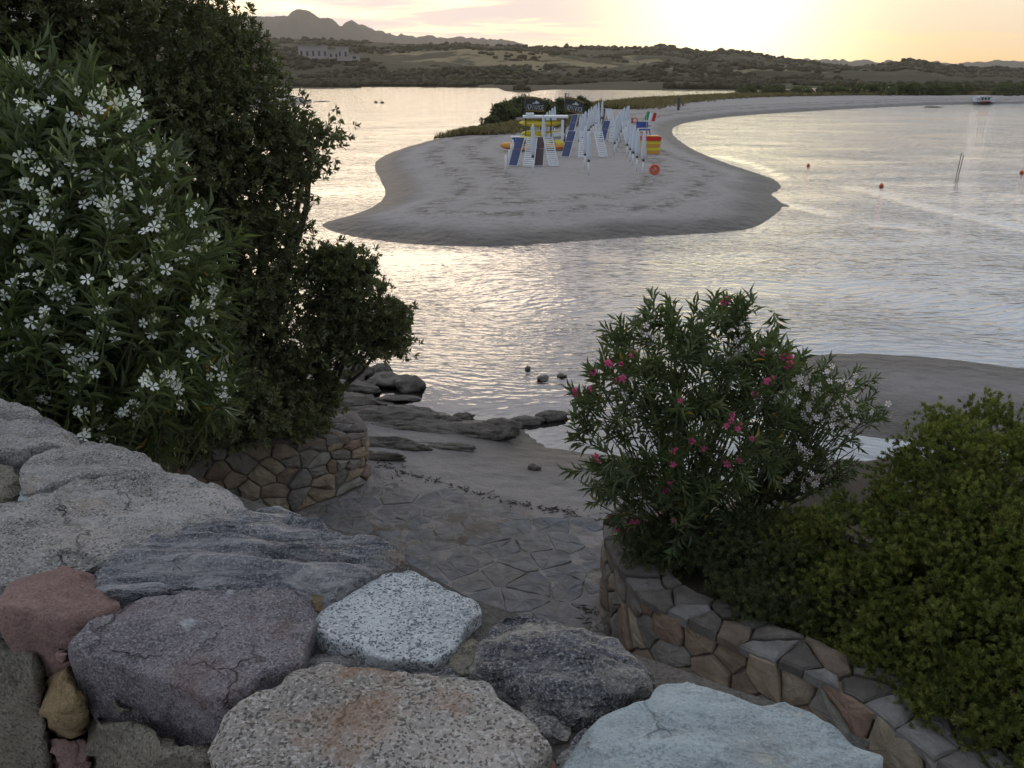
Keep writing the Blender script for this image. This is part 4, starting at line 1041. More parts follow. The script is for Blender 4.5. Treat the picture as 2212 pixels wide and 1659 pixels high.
def whorls(tips, axes, per, length, width, spread, g, leaf, along=0.0, tintbase=None, droop=0.0):
    """leaves set round shoot tips; returns positions, matrices, tints"""
    n = len(tips); k = per
    ax = axes / np.linalg.norm(axes, axis=1, keepdims=True)
    Fm = frames(ax, g)
    th = (np.arange(k) * 2.399)[None] + g.uniform(0, 6.28, (n, 1)) + g.normal(0, 0.25, (n, k))
    frac = (np.arange(k) / max(1, k - 1))[None].repeat(n, 0)
    sp_ = spread * (1.25 - 0.8 * frac) + g.normal(0, 0.12, (n, k))
    loc = np.stack([np.cos(th) * np.sin(sp_), np.cos(sp_), np.sin(th) * np.sin(sp_)], -1)
    d = np.einsum('nij,nkj->nki', Fm, loc)
    d[..., 2] -= droop * (1 - frac)
    p = tips[:, None, :] - ax[:, None, :] * (along * (1 - frac))[..., None]
    d = d.reshape(-1, 3); p = p.reshape(-1, 3)
    upv = np.repeat(ax, k, 0) + g.normal(0, 0.2, (n * k, 3))
    Mx = frames(d, g, upv)
    L = length * g.uniform(0.7, 1.15, n * k); Wd = width * g.uniform(0.8, 1.15, n * k)
    Mx = Mx * np.stack([Wd, L, L], -1)[:, None, :]
    tb = g.uniform(0, 1, n) if tintbase is None else tintbase
    ti = np.clip(np.repeat(tb, k) * 0.6 + g.uniform(0, 0.4, n * k) + frac.ravel() * 0.08, 0, 1)
    return p, Mx, ti
def lobes_px(L):     # (px, py, dist, radius px [, vertical factor, depth factor])
    out = []
    for e in L:
        c = atd(e[0], e[1], e[2]); r = e[3] * pxm(e[2], e[0], e[1])
        out.append((c, np.array([r, r * (e[5] if len(e) > 5 else 1.0), r * (e[4] if len(e) > 4 else 1.0)])))
    return out
def crown(lobes, nclump, per, csize, g, shell=(0.62, 1.06), seed=0, rough=0.22, inner=0.55, upbias=0.25):
    """shoot tips gathered in clumps over the lobes' shells"""
    wgt = np.array([r[0] * r[2] + r[0] * r[1] for _, r in lobes]); wgt = wgt / wgt.sum()
    pts, nrm = [], []
    idx = g.choice(len(lobes), nclump * 2, p=wgt)
    d = g.normal(0, 1, (nclump * 2, 3)); d /= np.linalg.norm(d, axis=1, keepdims=True)
    C = np.array([lobes[i][0] for i in idx]); Rr = np.array([lobes[i][1] for i in idx])
    rad = shell[0] + (shell[1] - shell[0]) * g.uniform(0, 1, nclump * 2) ** 0.5
    rad = rad * (1 + rough * fbm(d * 2.3 + C, 3, seed))
    p = C + d * Rr * rad[:, None]
    ok = np.ones(len(p), bool)
    for j, (c, r) in enumerate(lobes):
        q = np.linalg.norm((p - c) / r, axis=1); ok &= (q > inner) | (idx == j)
    p, d = p[ok][:nclump], d[ok][:nclump]; n = len(p)
    tips = (p[:, None, :] + g.normal(0, csize, (n, per, 3)) * np.array([1, 1, 0.8])).reshape(-1, 3)
    ax = np.repeat(d, per, 0) + g.normal(0, 0.55, (n * per, 3)); ax[:, 2] += upbias
    tb = np.clip(np.repeat(g.uniform(0, 1, n), per) + g.normal(0, 0.12, n * per), 0, 1)
    return tips, ax, tb, p
def branch_mesh(base, targets, r0, g, sag=0.15, sides=5, r1=0.004, mid=None):
    mb = MB()
    for t_ in targets:
        b = np.array(base) + g.normal(0, r0 * 0.8, 3) * np.array([1, 1, 0.2]); t_ = np.array(t_)
        pts = []
        for k in range(6):
            s_ = k / 5; q = b + (t_ - b) * s_
            q = q + np.array([0, 0, 1]) * math.sin(s_ * 3.14) * sag * np.linalg.norm((t_ - b)[:2]) + g.normal(0, 0.02 + 0.02 * np.linalg.norm(t_ - b) * s_ * (1 - s_) * 2, 3) * (0 if k in (0, 5) else 1)
            pts.append(q)
        mb.tube(pts, [r0 * (1 - k / 5) + r1 * (k / 5) for k in range(6)], sides)
    return mb
def foliage(name, parent, p, Mx, ti, leaf, mat, org):
    V, F_, at_ = inst(leaf[0], leaf[1], p - org, Mx, ti)
    o = obj(name, V, F_, mat, parent, smooth=False, attrs=at_); o['kind'] = 'stuff'; return o

def part_leaves(parent, p, Mx, ti, leaf, mat, org, count=280):
    """the leaves that show largest become parts of their own; returns the mask of the rest"""
    size = np.linalg.norm(Mx[:, :, 1], axis=1) / np.linalg.norm(p - np.array([0, 0, CAMZ]), axis=1)
    near = np.argsort(-size)[:count]
    mes = []
    for q in range(6):
        me = mesh('leaf', leaf[0], leaf[1], False, {'tint': np.full(len(leaf[0]), q / 6.0 + 0.08)}); me.materials.append(mat); mes.append(me)
    for i in near:
        o = bpy.data.objects.new('leaf', mes[int(min(5, ti[i] * 6))])
        o.matrix_world = Matrix.Identity(4); COL.objects.link(o); o.parent = parent
        m4 = Matrix([[*map(float, Mx[i, r]), float(p[i, r] - org[r])] for r in range(3)] + [[0, 0, 0, 1]])
        o.matrix_basis = m4
    rest = np.ones(len(p), bool); rest[near] = False
    return rest

def flower_mesh(name, mat, petals=5, layers=1, r=0.024):
    V, F_, n = [], [], 0
    for L_ in range(layers):
        k = petals
        for i in range(k):
            a = 2 * math.pi * (i + 0.5 * L_) / k; s_ = 1 - 0.28 * L_
            u = np.array([math.cos(a), math.sin(a), 0]); w = np.array([-math.sin(a), math.cos(a), 0]); z = np.array([0, 0, 1.0])
            q = [u * 0.12 * r, u * r * 0.6 * s_ + w * r * 0.30 + z * r * (0.18 + 0.3 * L_), u * r * 1.0 * s_ + w * r * 0.40 + z * r * (0.10 + 0.45 * L_), u * r * 1.05 * s_ - w * r * 0.22 + z * r * (0.16 + 0.45 * L_), u * r * 0.6 * s_ - w * r * 0.24 + z * r * (0.12 + 0.3 * L_)]
            V += q; F_ += [(n, n + 1, n + 2, n + 3, n + 4)]; n += 5
    # calyx tube
    for i in range(5):
        a = 2 * math.pi * i / 5; V.append((0.10 * r * math.cos(a), 0.10 * r * math.sin(a), 0.02 * r))
    V.append((0, 0, -0.9 * r))
    for i in range(5): F_.append((n + (i + 1) % 5, n + i, n + 5))
    me = mesh(name, V, F_, True, {'tint': np.random.default_rng(5).uniform(0, 1, len(V))}); me.materials.append(mat); return me
FW = flower_mesh('flower', M['petal_white']); FP = flower_mesh('flower', M['petal_pink'], 5, 3, 0.026); FQ = flower_mesh('flower', M['petal_pale'])
BUD = MB().lathe([(0.0008, 0), (0.0035, 0.008), (0.003, 0.018), (0.0005, 0.026)], 5).me('bud', True); BUD.materials.append(M['bud'])
def cluster(parent, c, org, me, n, spread, g, toward, buds=2, scale=1.0):
    for i in range(n):
        p = np.array(c) + g.normal(0, spread, 3)
        d = np.array(toward) + g.normal(0, 0.55, 3); d /= np.linalg.norm(d)
        o = bpy.data.objects.new('flower', me); COL.objects.link(o); o.parent = parent
        o.location = [float(v) for v in p - org]; o.rotation_euler = Vector(d).to_track_quat('Z', 'Y').to_euler(); o.scale = (scale * g.uniform(0.8, 1.1),) * 3
    for i in range(buds):
        p = np.array(c) + g.normal(0, spread * 1.1, 3) + np.array([0, 0, spread * 0.6])
        o = bpy.data.objects.new('bud', BUD); COL.objects.link(o); o.parent = parent
        o.location = [float(v) for v in p - org]; o.rotation_euler = (g.normal(0, 0.5), g.normal(0, 0.5), 0)

# big dark evergreen behind the left wall
g = np.random.default_rng(101)
def tree(name, label, cat, base, lobes, nclump, per, csize, leafspec, mat, g, trunk_r, nbr, leafgeom=LEAF2, seed=1, upbias=0.3, group=None, rough=0.25, shell=(0.62, 1.06)):
    org = np.array(base, float)
    root = thing(name, label, cat, org, 0, group)
    tips, ax, tb, cl = crown(lobes, nclump, per, csize, g, seed=seed, upbias=upbias, rough=rough, shell=shell)
    k, L_, W_, sp_ = leafspec
    p, Mx, ti = whorls(tips, ax, k, L_, W_, sp_, g, leafgeom, along=L_ * 0.5, tintbase=tb)
    foliage('crown', root, p, Mx, ti, leafgeom, mat, org)
    mb = MB(); sub = cl[g.choice(len(cl), min(len(cl), nbr), replace=False)]
    cents = [c for c, _ in lobes]
    for c in cents:
        v = branch_mesh((0, 0, 0), [c - org], trunk_r, g, 0.06, 6, trunk_r * 0.35); mb.add(np.concatenate(v.V), v.F)
    for q in sub:
        j = int(np.argmin([np.linalg.norm(q - c) for c in cents])); v = branch_mesh(cents[j] - org, [q - org], trunk_r * 0.33, g, 0.05, 4, 0.004); mb.add(np.concatenate(v.V), v.F)
    mb.build('trunk', M['bark'], root, True)
    return root
lob = lobes_px([(60, -60, 9.00, 260), (250, 60, 9.20, 210), (120, 220, 8.80, 230), (390, 160, 9.60, 150), (300, 330, 9.20, 210), (470, 130, 10.00, 95, 0.9), (500, 260, 9.80, 115), (470, 400, 9.70, 140), (590, 330, 10.00, 95, 0.75), (672, 296, 10.10, 46, 0.6), (655, 385, 10.00, 60, 0.45),
                 (520, 560, 9.90, 125), (560, 700, 10.10, 110), (400, 620, 9.40, 170), (470, 820, 9.80, 150, 0.7), (330, 480, 9.00, 170), (600, 850, 10.30, 110, 0.6), (180, 420, 8.60, 200), (100, 700, 8.00, 220), (300, 860, 8.80, 170, 0.6), (560, 480, 9.8, 80), (-160, 200, 8.40, 260), (-120, 600, 8.00, 260)])
tree('evergreen_tree', 'big dark evergreen tree filling the upper left, behind the white oleander', 'tree', (-3.5, 10.6, 1.2), lob, 2450, 11, 0.115, (9, 0.078, 0.030, 0.95), M['leaf_dark'], g, 0.085, 110, seed=3)
lob = lobes_px([(735, 600, 10.40, 58, 1.0), (722, 690, 10.40, 55), (800, 680, 10.50, 62, 0.9), (765, 735, 10.40, 75, 0.5), (845, 740, 10.50, 36, 0.6), (790, 590, 10.4, 26), (690, 565, 10.4, 26), (850, 690, 10.5, 26)])
tree('evergreen_bush', 'rounded dark evergreen bush leaning over the shore rocks', 'bush', (-2.75, 11.0, 1.15), lob, 290, 10, 0.085, (9, 0.075, 0.030, 0.95), M['leaf_dark'], g, 0.04, 50, seed=8)
lob = lobes_px([(560, 860, 9.80, 80, 0.8), (640, 880, 10.10, 75, 0.65), (480, 905, 9.40, 85, 0.55), (380, 930, 9.00, 90, 0.5), (330, 900, 8.2, 120, 0.6), (500, 880, 8.8, 110, 0.6), (620, 905, 9.6, 70, 0.5), (660, 820, 10.40, 60)])
tree('evergreen_bush', 'low dark undergrowth spilling over the tan retaining wall', 'bush', (-3.3, 10.3, 1.3), lob, 420, 10, 0.085, (9, 0.070, 0.028, 0.95), M['leaf_dark'], g, 0.03, 20, seed=9)

# white oleander on the left
g = np.random.default_rng(202)
FLW = [(60, 250), (140, 265), (95, 370), (100, 415), (130, 415), (135, 500), (290, 360), (345, 350), (310, 425), (330, 470), (360, 415), (420, 370), (490, 430), (385, 550), (195, 580), (240, 590), (110, 610), (250, 635), (565, 525), (480, 590), (340, 670), (385, 670), (560, 650), (530, 700), (180, 720), (190, 780), (405, 745), (395, 790), (35, 805), (5, 760), (195, 845), (235, 890), (565, 780), (680, 790), (580, 880), (735, 875), (620, 900), (580, 935), (405, 955), (455, 950), (720, 905), (210, 1005), (235, 1050), (185, 1010), (50, 1030), (95, 940), (365, 1045), (350, 1085), (545, 1040), (770, 1070), (710, 1105), (60, 1150), (140, 1170), (5, 1180), (100, 1240), (260, 1265), (300, 1330), (500, 1070), (540, 1165), (590, 1330), (550, 1370), (640, 1350), (795, 1340), (800, 1415), (710, 1250), (690, 1170), (255, 1400), (495, 1440), (320, 1510), (365, 1510), (335, 1560), (440, 1520), (150, 1410), (20, 1420), (590, 1440), (375, 1180)]
org = np.array([-2.5, 3.7, 2.6])
root = thing('white_oleander', 'white flowering oleander bush in front of the dark tree', 'bush', org)
fl = []
for (x, y) in FLW:
    X, Y = x * 0.6, y * 0.6
    ex = ((X - 180) / 330) ** 2 + ((Y - 560) / 420) ** 2
    fl.append(atd(X, Y, 2.92 + 0.5 * min(1.2, ex) - 0.28 * min(1.0, max(0.0, (Y - 560) / 250)) + g.normal(0, 0.06)))
fl = np.array(fl)
lob = lobes_px([(70, 330, 3.5, 175), (200, 420, 3.45, 190), (60, 620, 3.3, 230), (250, 620, 3.4, 200), (365, 560, 3.6, 100), (370, 680, 3.6, 88), (200, 800, 3.3, 180, 0.7), (375, 790, 3.55, 78), (100, 820, 3.2, 200, 0.6), (-120, 500, 3.4, 240), (-100, 780, 3.2, 240), (60, 210, 3.55, 60), (210, 260, 3.5, 70), (260, 890, 3.4, 60, 0.6), (400, 850, 3.6, 60, 0.8), (350, 890, 3.5, 70, 0.7), (385, 905, 3.7, 50, 0.6), (320, 950, 3.6, 70, 0.5), (130, 880, 3.3, 130, 0.45)])
tips, ax, tb, cl = crown(lob, 540, 2, 0.07, g, seed=12, upbias=0.55, rough=0.2, shell=(0.5, 1.04))
tips2 = fl - np.array([0, 0, 0.03]); ax2 = fl - org - np.array([0, 0, 0.9]); ax2[:, 2] += 0.4
tips = np.r_[tips, tips2]; ax = np.r_[ax, ax2]; tb = np.r_[tb, g.uniform(0.2, 0.9, len(tips2))]
p, Mx, ti = whorls(tips, ax, 17, 0.110, 0.0155, 0.95, g, LEAF4, along=0.13, tintbase=tb, droop=0.25)
ti = np.where(g.uniform(0, 1, len(ti)) < 0.006, 1.0, ti * 0.93)
rest = part_leaves(root, p, Mx, ti, LEAF4, M['leaf_oleander'], org)
foliage('foliage', root, p[rest], Mx[rest], ti[rest], LEAF4, M['leaf_oleander'], org)
branch_mesh((0, 0, 0), [t_ - org - a_ / np.linalg.norm(a_) * 0.02 for t_, a_ in zip(tips[::3], ax[::3])], 0.012, g, 0.05, 4, 0.003).build('stems', M['stem_green'], root, True)['kind'] = 'stuff'
for c in fl: cluster(root, c, org, FW, int(g.integers(3, 6)), 0.030, g, (0.25, -0.75, 0.55), 3, 0.84)

# pink oleander in the planter, with a pale one growing through it
g = np.random.default_rng(303)
FLP = [(560, 465), (480, 490), (510, 500), (370, 535), (290, 560), (285, 590), (190, 690), (285, 690), (450, 610), (1315, 410), (1475, 470), (1525, 510), (1520, 530), (1375, 625), (1290, 705), (1120, 850), (1170, 900), (1190, 905), (905, 950), (960, 1005), (1275, 1005), (790, 1065), (785, 1100), (1120, 1110), (1180, 1120), (1105, 1165), (775, 1245), (740, 1295), (755, 1300), (800, 1480), (855, 1485), (860, 1530), (860, 1555), (425, 1455), (440, 1490), (550, 1500), (480, 1535), (470, 1545), (300, 1115), (1380, 1545), (820, 730), (1100, 130)]
org = np.array([*atd(1480, 1090, 7.3)[:2], ZR - 0.1])
root = thing('pink_oleander', 'pink flowering oleander bush standing in the curved planter', 'bush', org)
def P6(x, y): return 1179.7 + x * 0.35, 604.6 + y * 0.35
fl = []
for (x, y) in FLP:
    X, Y = P6(x, y); ex = ((X - 1480) / 260) ** 2 + ((Y - 900) / 280) ** 2
    fl.append(atd(X, Y, 6.38 + 0.62 * min(1.3, ex) + g.normal(0, 0.05)))
fl = np.array(fl)
lob = lobes_px([(1420, 760, 7.3, 95), (1350, 850, 7.2, 95), (1480, 860, 7.1, 130), (1580, 800, 7.3, 110), (1680, 800, 7.5, 70), (1400, 980, 7.0, 130), (1540, 980, 7.0, 130), (1640, 920, 7.2, 85), (1560, 690, 7.4, 60, 0.6), (1390, 680, 7.4, 42, 0.8), (1440, 690, 7.4, 40, 0.9), (1300, 900, 7.2, 50), (1320, 1060, 7.0, 50, 0.7), (1450, 1090, 6.8, 90, 0.7), (1570, 1090, 6.9, 80, 0.7)])
tips, ax, tb, cl = crown(lob, 190, 2, 0.09, g, seed=22, upbias=0.5, rough=0.2, shell=(0.45, 1.04))
extra = [(1545, 645), (1590, 655), (1605, 665), (1500, 665), (1400, 665), (1442, 672), (1275, 800), (1240, 845), (1250, 900), (1240, 950), (1285, 1085), (1310, 1050), (1345, 720), (1700, 760), (1735, 770)]
ep = np.array([atd(x, y, 7.3 + g.normal(0, 0.1)) for x, y in extra])
tips = np.r_[tips, fl - np.array([0, 0, 0.02]), ep]; ax2 = np.r_[fl, ep] - org - np.array([0, 0, 0.7]); ax = np.r_[ax, ax2]; tb = np.r_[tb, g.uniform(0.2, 0.9, len(ax2))]
p, Mx, ti = whorls(tips, ax, 17, 0.15, 0.024, 0.85, g, LEAF4, along=0.20, tintbase=tb, droop=0.1)
ti = np.where(g.uniform(0, 1, len(ti)) < 0.007, 1.0, ti * 0.93)
rest = part_leaves(root, p, Mx, ti, LEAF4, M['leaf_oleander'], org)
foliage('foliage', root, p[rest], Mx[rest], ti[rest], LEAF4, M['leaf_oleander'], org)
branch_mesh((0, 0, 0), [t_ - org for t_ in tips[::4]], 0.014, g, 0.03, 4, 0.004).build('stems', M['stem_green'], root, True)['kind'] = 'stuff'
for c in fl: cluster(root, c, org, FP, int(g.integers(1, 3)), 0.026, g, (0.0, -0.8, 0.5), 1, 1.2)
FLQ = [(610, 295), (700, 350), (1190, 390), (1220, 430), (1140, 460), (1270, 420), (665, 635), (500, 650), (450, 700), (780, 910), (470, 1190), (1780, 590), (1820, 640), (1720, 650), (1600, 680), (1530, 640), (1410, 760), (1440, 800), (1600, 830), (1640, 880), (1720, 870), (1780, 860), (1880, 830), (1840, 890), (1900, 740), (1910, 640), (2060, 830), (1560, 1060), (1540, 1090), (1620, 1110), (1600, 1260), (1650, 1280), (1440, 1410), (1500, 1250), (1660, 600), (1700, 720), (1790, 720), (1500, 720), (1560, 760), (1680, 820), (1740, 800), (1820, 790)]
g = np.random.default_rng(404)
org = np.array([*atd(1620, 1085, 7.6)[:2], ZR - 0.1])
root = thing('white_oleander', 'pale flowering oleander with open branches right of the pink one', 'bush', org)
fl = np.array([atd(*P6(x, y), 7.05 + g.normal(0, 0.10)) for x, y in FLQ])
lob = lobes_px([(1720, 850, 7.7, 90), (1800, 840, 7.7, 75), (1850, 860, 7.7, 50), (1690, 960, 7.6, 80), (1780, 990, 7.6, 55, 0.8), (1810, 950, 7.6, 35), (1650, 1050, 7.5, 70)])
tips, ax, tb, cl = crown(lob, 85, 2, 0.08, g, seed=25, upbias=0.45, rough=0.2, shell=(0.5, 1.05))
ext = np.array([atd(x, y, 7.7) for x, y in [(1895, 890), (1880, 860), (1850, 800), (1790, 780), (1820, 960), (1830, 1000), (1835, 1030), (1760, 1060)]])
tips = np.r_[tips, fl - np.array([0, 0, 0.03]), ext]; ax2 = np.r_[fl, ext] - org - np.array([0, 0, 0.5]); ax = np.r_[ax, ax2]; tb = np.r_[tb, g.uniform(0.2, 0.9, len(ax2))]
p, Mx, ti = whorls(tips, ax, 14, 0.13, 0.020, 0.8, g, LEAF4, along=0.18, tintbase=tb, droop=0.1)
rest = part_leaves(root, p, Mx, ti * 0.93, LEAF4, M['leaf_oleander'], org, 150)
foliage('foliage', root, p[rest], Mx[rest], ti[rest] * 0.93, LEAF4, M['leaf_oleander'], org)
branch_mesh((0, 0, 0), [t_ - org for t_ in tips[::2]], 0.013, g, 0.02, 4, 0.004).build('stems', M['stem_green'], root, True)['kind'] = 'stuff'
for c in fl: cluster(root, c, org, FQ, int(g.integers(3, 6)), 0.045, g, (-0.1, -0.75, 0.5), 2, 1.2)

# bright green shrub on the right
g = np.random.default_rng(505)
lob = lobes_px([(2130, 980, 6.9, 105), (2030, 1010, 6.6, 100), (2200, 1080, 6.4, 150), (1985, 1100, 6.4, 108), (2090, 1180, 6.0, 150), (1860, 1180, 6.2, 110, 0.8), (2220, 1300, 5.4, 170), (1990, 1290, 5.7, 140), (1830, 1290, 5.9, 100, 0.8), (2110, 1420, 5.1, 150), (1930, 1400, 5.4, 90), (2230, 1520, 4.7, 150), (2060, 1520, 4.9, 80, 0.8), (1740, 1180, 6.5, 85, 0.75), (2350, 1200, 5.8, 200), (2380, 1450, 4.9, 200), (1790, 1350, 5.85, 70, 0.8), (1900, 1420, 5.4, 80, 0.8), (2010, 1490, 5.05, 80, 0.8), (2120, 1580, 4.7, 90, 0.8), (2050, 1540, 4.78, 85, 0.8), (2190, 1640, 4.4, 100, 0.8)])
SPRAY = LEAF2
root = tree('mastic_shrub', 'large bright green shrub with fine leaves on the right, behind the planter wall', 'bush', (*atd(2080, 1350, 5.7)[:2], ZR - 0.1), lob, 2700, 13, 0.055, (11, 0.041, 0.0105, 0.70), M['leaf_mastic'], g, 0.045, 60, seed=33, upbias=0.7, rough=0.28)
lob = lobes_px([(1640, 1170, 6.75, 75, 0.8), (1560, 1170, 6.7, 60, 0.7), (1700, 1230, 6.3, 75, 0.8), (1600, 1225, 6.4, 60, 0.6), (1740, 1310, 5.95, 60, 0.7), (1420, 1180, 6.9, 60, 0.7), (1480, 1200, 6.8, 55, 0.6), (1640, 1300, 6.0, 50, 0.7), (1560, 1265, 6.25, 45, 0.6)])
tree('mastic_shrub', 'low dark green shrub at the foot of the pink oleander', 'bush', (*atd(1620, 1230, 6.6)[:2], ZR - 0.1), lob, 480, 11, 0.055, (12, 0.042, 0.010, 0.85), M['leaf_shrub'], g, 0.02, 20, seed=34, upbias=0.5, rough=0.28)

# ------------------------------------------------------------------ things on the sand spit
g = np.random.default_rng(909)
ZS = 0.72
def ground_at(px, py):           # march the pixel ray to the sand
    q = at(px, py, ZS); z = gz(q[0], q[1]); q = at(px, py, z); return np.array([q[0], q[1], gz(q[0], q[1])])
# shrubs and dune grass on the spit
def shrub(px, py, rpx, label, seed, vf=0.8, mat='leaf_shrub', group=None):
    c = ground_at(px, py); m = pxm(c[1], px, py); r = rpx * m; gg = np.random.default_rng(seed)
    lobes = [(c + np.array([gg.normal(0, r * 0.35), gg.normal(0, r * 0.3), r * vf * gg.uniform(0.45, 0.8)]), np.array([r * 0.6, r * 0.6, r * vf * 0.55])) for _ in range(5)]
    tree('shrub', label, 'shrub', c, lobes, 150, 8, r * 0.10, (6, r * 0.16, r * 0.075, 0.9), M[mat], gg, r * 0.03, 10, seed=seed, group=group)
for i, (x, y, r, lab) in enumerate([(1090, 262, 34, 'dark shrub on the left end of the spit beside the lagoon'), (1122, 252, 36, 'tall dark shrub left of the first banner'), (1060, 277, 22, 'low shrub at the water edge of the spit, farthest left'),
                                    (1163, 252, 32, 'dark shrub behind the first banner'), (1200, 246, 30, 'dark shrub between the two banners'), (1245, 243, 28, 'dark shrub behind the second banner'), (1028, 284, 13, 'small grey green tuft beside the lagoon')]):
    shrub(x, y, r, lab, 600 + i)
def grass_band(pts, n, seed, hmin, hmax, label, wid):
    f, nr, L = polyline([at(x, y, 0.9)[:2] for x, y in pts]); gg = np.random.default_rng(seed)
    u = gg.uniform(0, L, n); q = f(u) + nr(u) * gg.normal(0, wid, n)[:, None]; z, dd_, _ = ground_h(q); k = dd_ > 0.6; q, z = q[k], z[k]; n = len(q)
    d = gg.normal(0, 0.35, (n, 3)); d[:, 2] = 1
    per = 7
    p = np.repeat(np.c_[q, z - 0.02], per, 0) + gg.normal(0, 0.12, (n * per, 3)) * np.array([1, 1, 0]); dd2 = np.repeat(d, per, 0) + gg.normal(0, 0.35, (n * per, 3))
    Mx = frames(dd2, gg) * np.stack([gg.uniform(0.03, 0.07, n * per), gg.uniform(hmin, hmax, n * per), np.ones(n * per)], -1)[:, None, :]
    V, F_, at_ = inst(LEAF2[0], LEAF2[1], p, Mx, np.repeat(gg.uniform(0, 1, n), per) * 0.6 + gg.uniform(0, 0.4, n * per))
    tag(obj('dune_grass', V, F_, M['grass_dune'], smooth=False, attrs=at_), label, None, None, 'stuff')
grass_band([(1310, 238), (1360, 230), (1430, 222), (1500, 216), (1600, 211)], 5200, 5, 0.45, 1.0, 'tawny dune grass along the crest of the spit', 2.6)
grass_band([(1015, 286), (1060, 280), (1120, 276), (1160, 272), (1240, 262)], 3200, 6, 0.35, 0.8, 'dry grass in front of the dark shrubs on the spit', 1.4)
grass_band([(1600, 210.5), (1750, 207.5), (1900, 206), (2100, 206), (2300, 206)], 5200, 7, 0.5, 1.1, 'dry grass behind the far curve of the beach', 3.0)
gg = np.random.default_rng(61); n = 120
fx = gg.uniform(1600, 2330, n); fy = np.where(fx < 1750, 207.5, 206.0) + gg.normal(0, 0.6, n)
q = np.array([at(x, y, 1.0) for x, y in zip(fx, fy)]); keep = ~((fx > 2085) & (fx < 2160)); q = q[keep]; n = len(q)
lobes = [(p_ + np.array([0, 0, 0.7 + gg.uniform(0, 0.5)]), np.array([gg.uniform(1.2, 3.0), 1.6, gg.uniform(0.7, 1.6)]) * (0.55 if p_[0] / p_[1] < 0.37 else 1.0)) for p_ in q]
tips, ax, tb, cl = crown(lobes, 2600, 6, 0.28, gg, seed=63)
p, Mx, ti = whorls(tips, ax, 5, 0.42, 0.20, 0.9, gg, LEAF2, tintbase=tb)
V, F_, at_ = inst(LEAF2[0], LEAF2[1], p, Mx, ti)
tag(obj('scrub_belt', V, F_, M['leaf_shrub'], smooth=False, attrs=at_), 'dark belt of low shrubs behind the far beach', None, None, 'stuff')

# closed umbrellas: socket pole, clamp, folded canopy
def umbrella_proto(H=2.45, low=0.75):
    root = thing('closed_umbrella', '', 'umbrella')
    MB().tube([(0, 0, -0.1), (0, 0, low + 0.15)], 0.045, 8).build('pole', M['white_paint'], root, True)
    MB().lathe([(0.06, low), (0.085, low + 0.03), (0.085, low + 0.10), (0.05, low + 0.13)], 8).build('clamp', M['dark_metal'], root)
    MB().lathe([(0.05, low + 0.12), (0.125, low + 0.20), (0.15, low + 0.45), (0.12, low + 1.0), (0.075, H - 0.12), (0.03, H)], 16, fold=-0.30).build('canopy', M['canvas_white'], root, True)
    return root
UP = umbrella_proto(); used = [False]
def umbrella(c, label, group, s=1.0):
    o = UP if not used[0] else copy_tree(UP); used[0] = True
    o.location = [float(v) for v in c]; o.rotation_euler = (g.normal(0, 0.012), g.normal(0, 0.012), g.uniform(0, 3)); o.scale = (1, 1, s)
    tag(o, label, 'umbrella', group)
umbrella(ground_at(1151, 373), 'closed white umbrella between the front left stack of loungers', None, 1.05)
umbrella(ground_at(1271, 378), 'closed white umbrella nearest the camera in the middle row', None, 0.9)
umbrella(ground_at(1263, 364), 'second closed umbrella from the front in the middle row', None, 0.95)
ORD = ['first', 'second', 'third', 'fourth', 'fifth', 'sixth', 'seventh', 'eighth', 'ninth']
def row_by_tops(L, label, group):
    for k, (x, y) in enumerate(L):
        q = at(x, y, ZS + 2.45); umbrella((q[0], q[1], gz(q[0], q[1])), label % ORD[k], group)
row_by_tops([(1253, 250), (1259, 246), (1265, 241), (1272, 236), (1278, 232), (1283, 230), (1289, 227), (1295, 224), (1301, 220.5)], '%s closed white umbrella from the left in the long row running back to the dune', 'middle row of closed umbrellas')
row_by_tops([(1330, 252), (1334, 247), (1338, 241), (1343, 236), (1348, 232), (1354, 229), (1359, 227)], '%s closed white umbrella from the left in the back right row', 'back right row of closed umbrellas')
row_by_tops([(1175, 248), (1181, 243), (1187, 240), (1193, 235), (1199, 232)], '%s closed white umbrella from the left behind the kayak rack', 'row of closed umbrellas behind the kayak rack')
for k_, (x, y) in enumerate([(1354, 339), (1360, 349), (1366, 358), (1375, 369)]):
    umbrella(ground_at(x, y), ORD[k_] + ' closed white umbrella from the back of the row beside the lifeguard chair', 'front right row of closed umbrellas', 0.93)
umbrella(ground_at(1388, 378), 'closed white umbrella at the front end of the right row, next to the round sign', None, 0.93)
# bare sockets
PO = MB().tube([(0, 0, -0.1), (0, 0, 1.0)], 0.045, 8).me('umbrella_socket', True); PO.materials.append(M['white_paint'])
for (x, y, h_, lab) in [(1092.5, 377, 1.0, 'bare white umbrella socket pole farthest left on the spit'), (1100, 357, 0.9, 'second bare white socket pole from the left'), (1104, 343, 0.95, 'third bare white socket pole from the left'), (1108, 331, 0.9, 'fourth bare white socket pole from the left'), (1238, 283, 0.8, 'bare white socket pole right of the kayak rack'), (1326, 316, 0.7, 'bare white socket pole by the right lounger stack')]:
    c = ground_at(x, y); o = link('umbrella_socket', PO, None, None, c, None, (1, 1, h_)); tag(o, lab, 'pole', 'bare umbrella sockets')

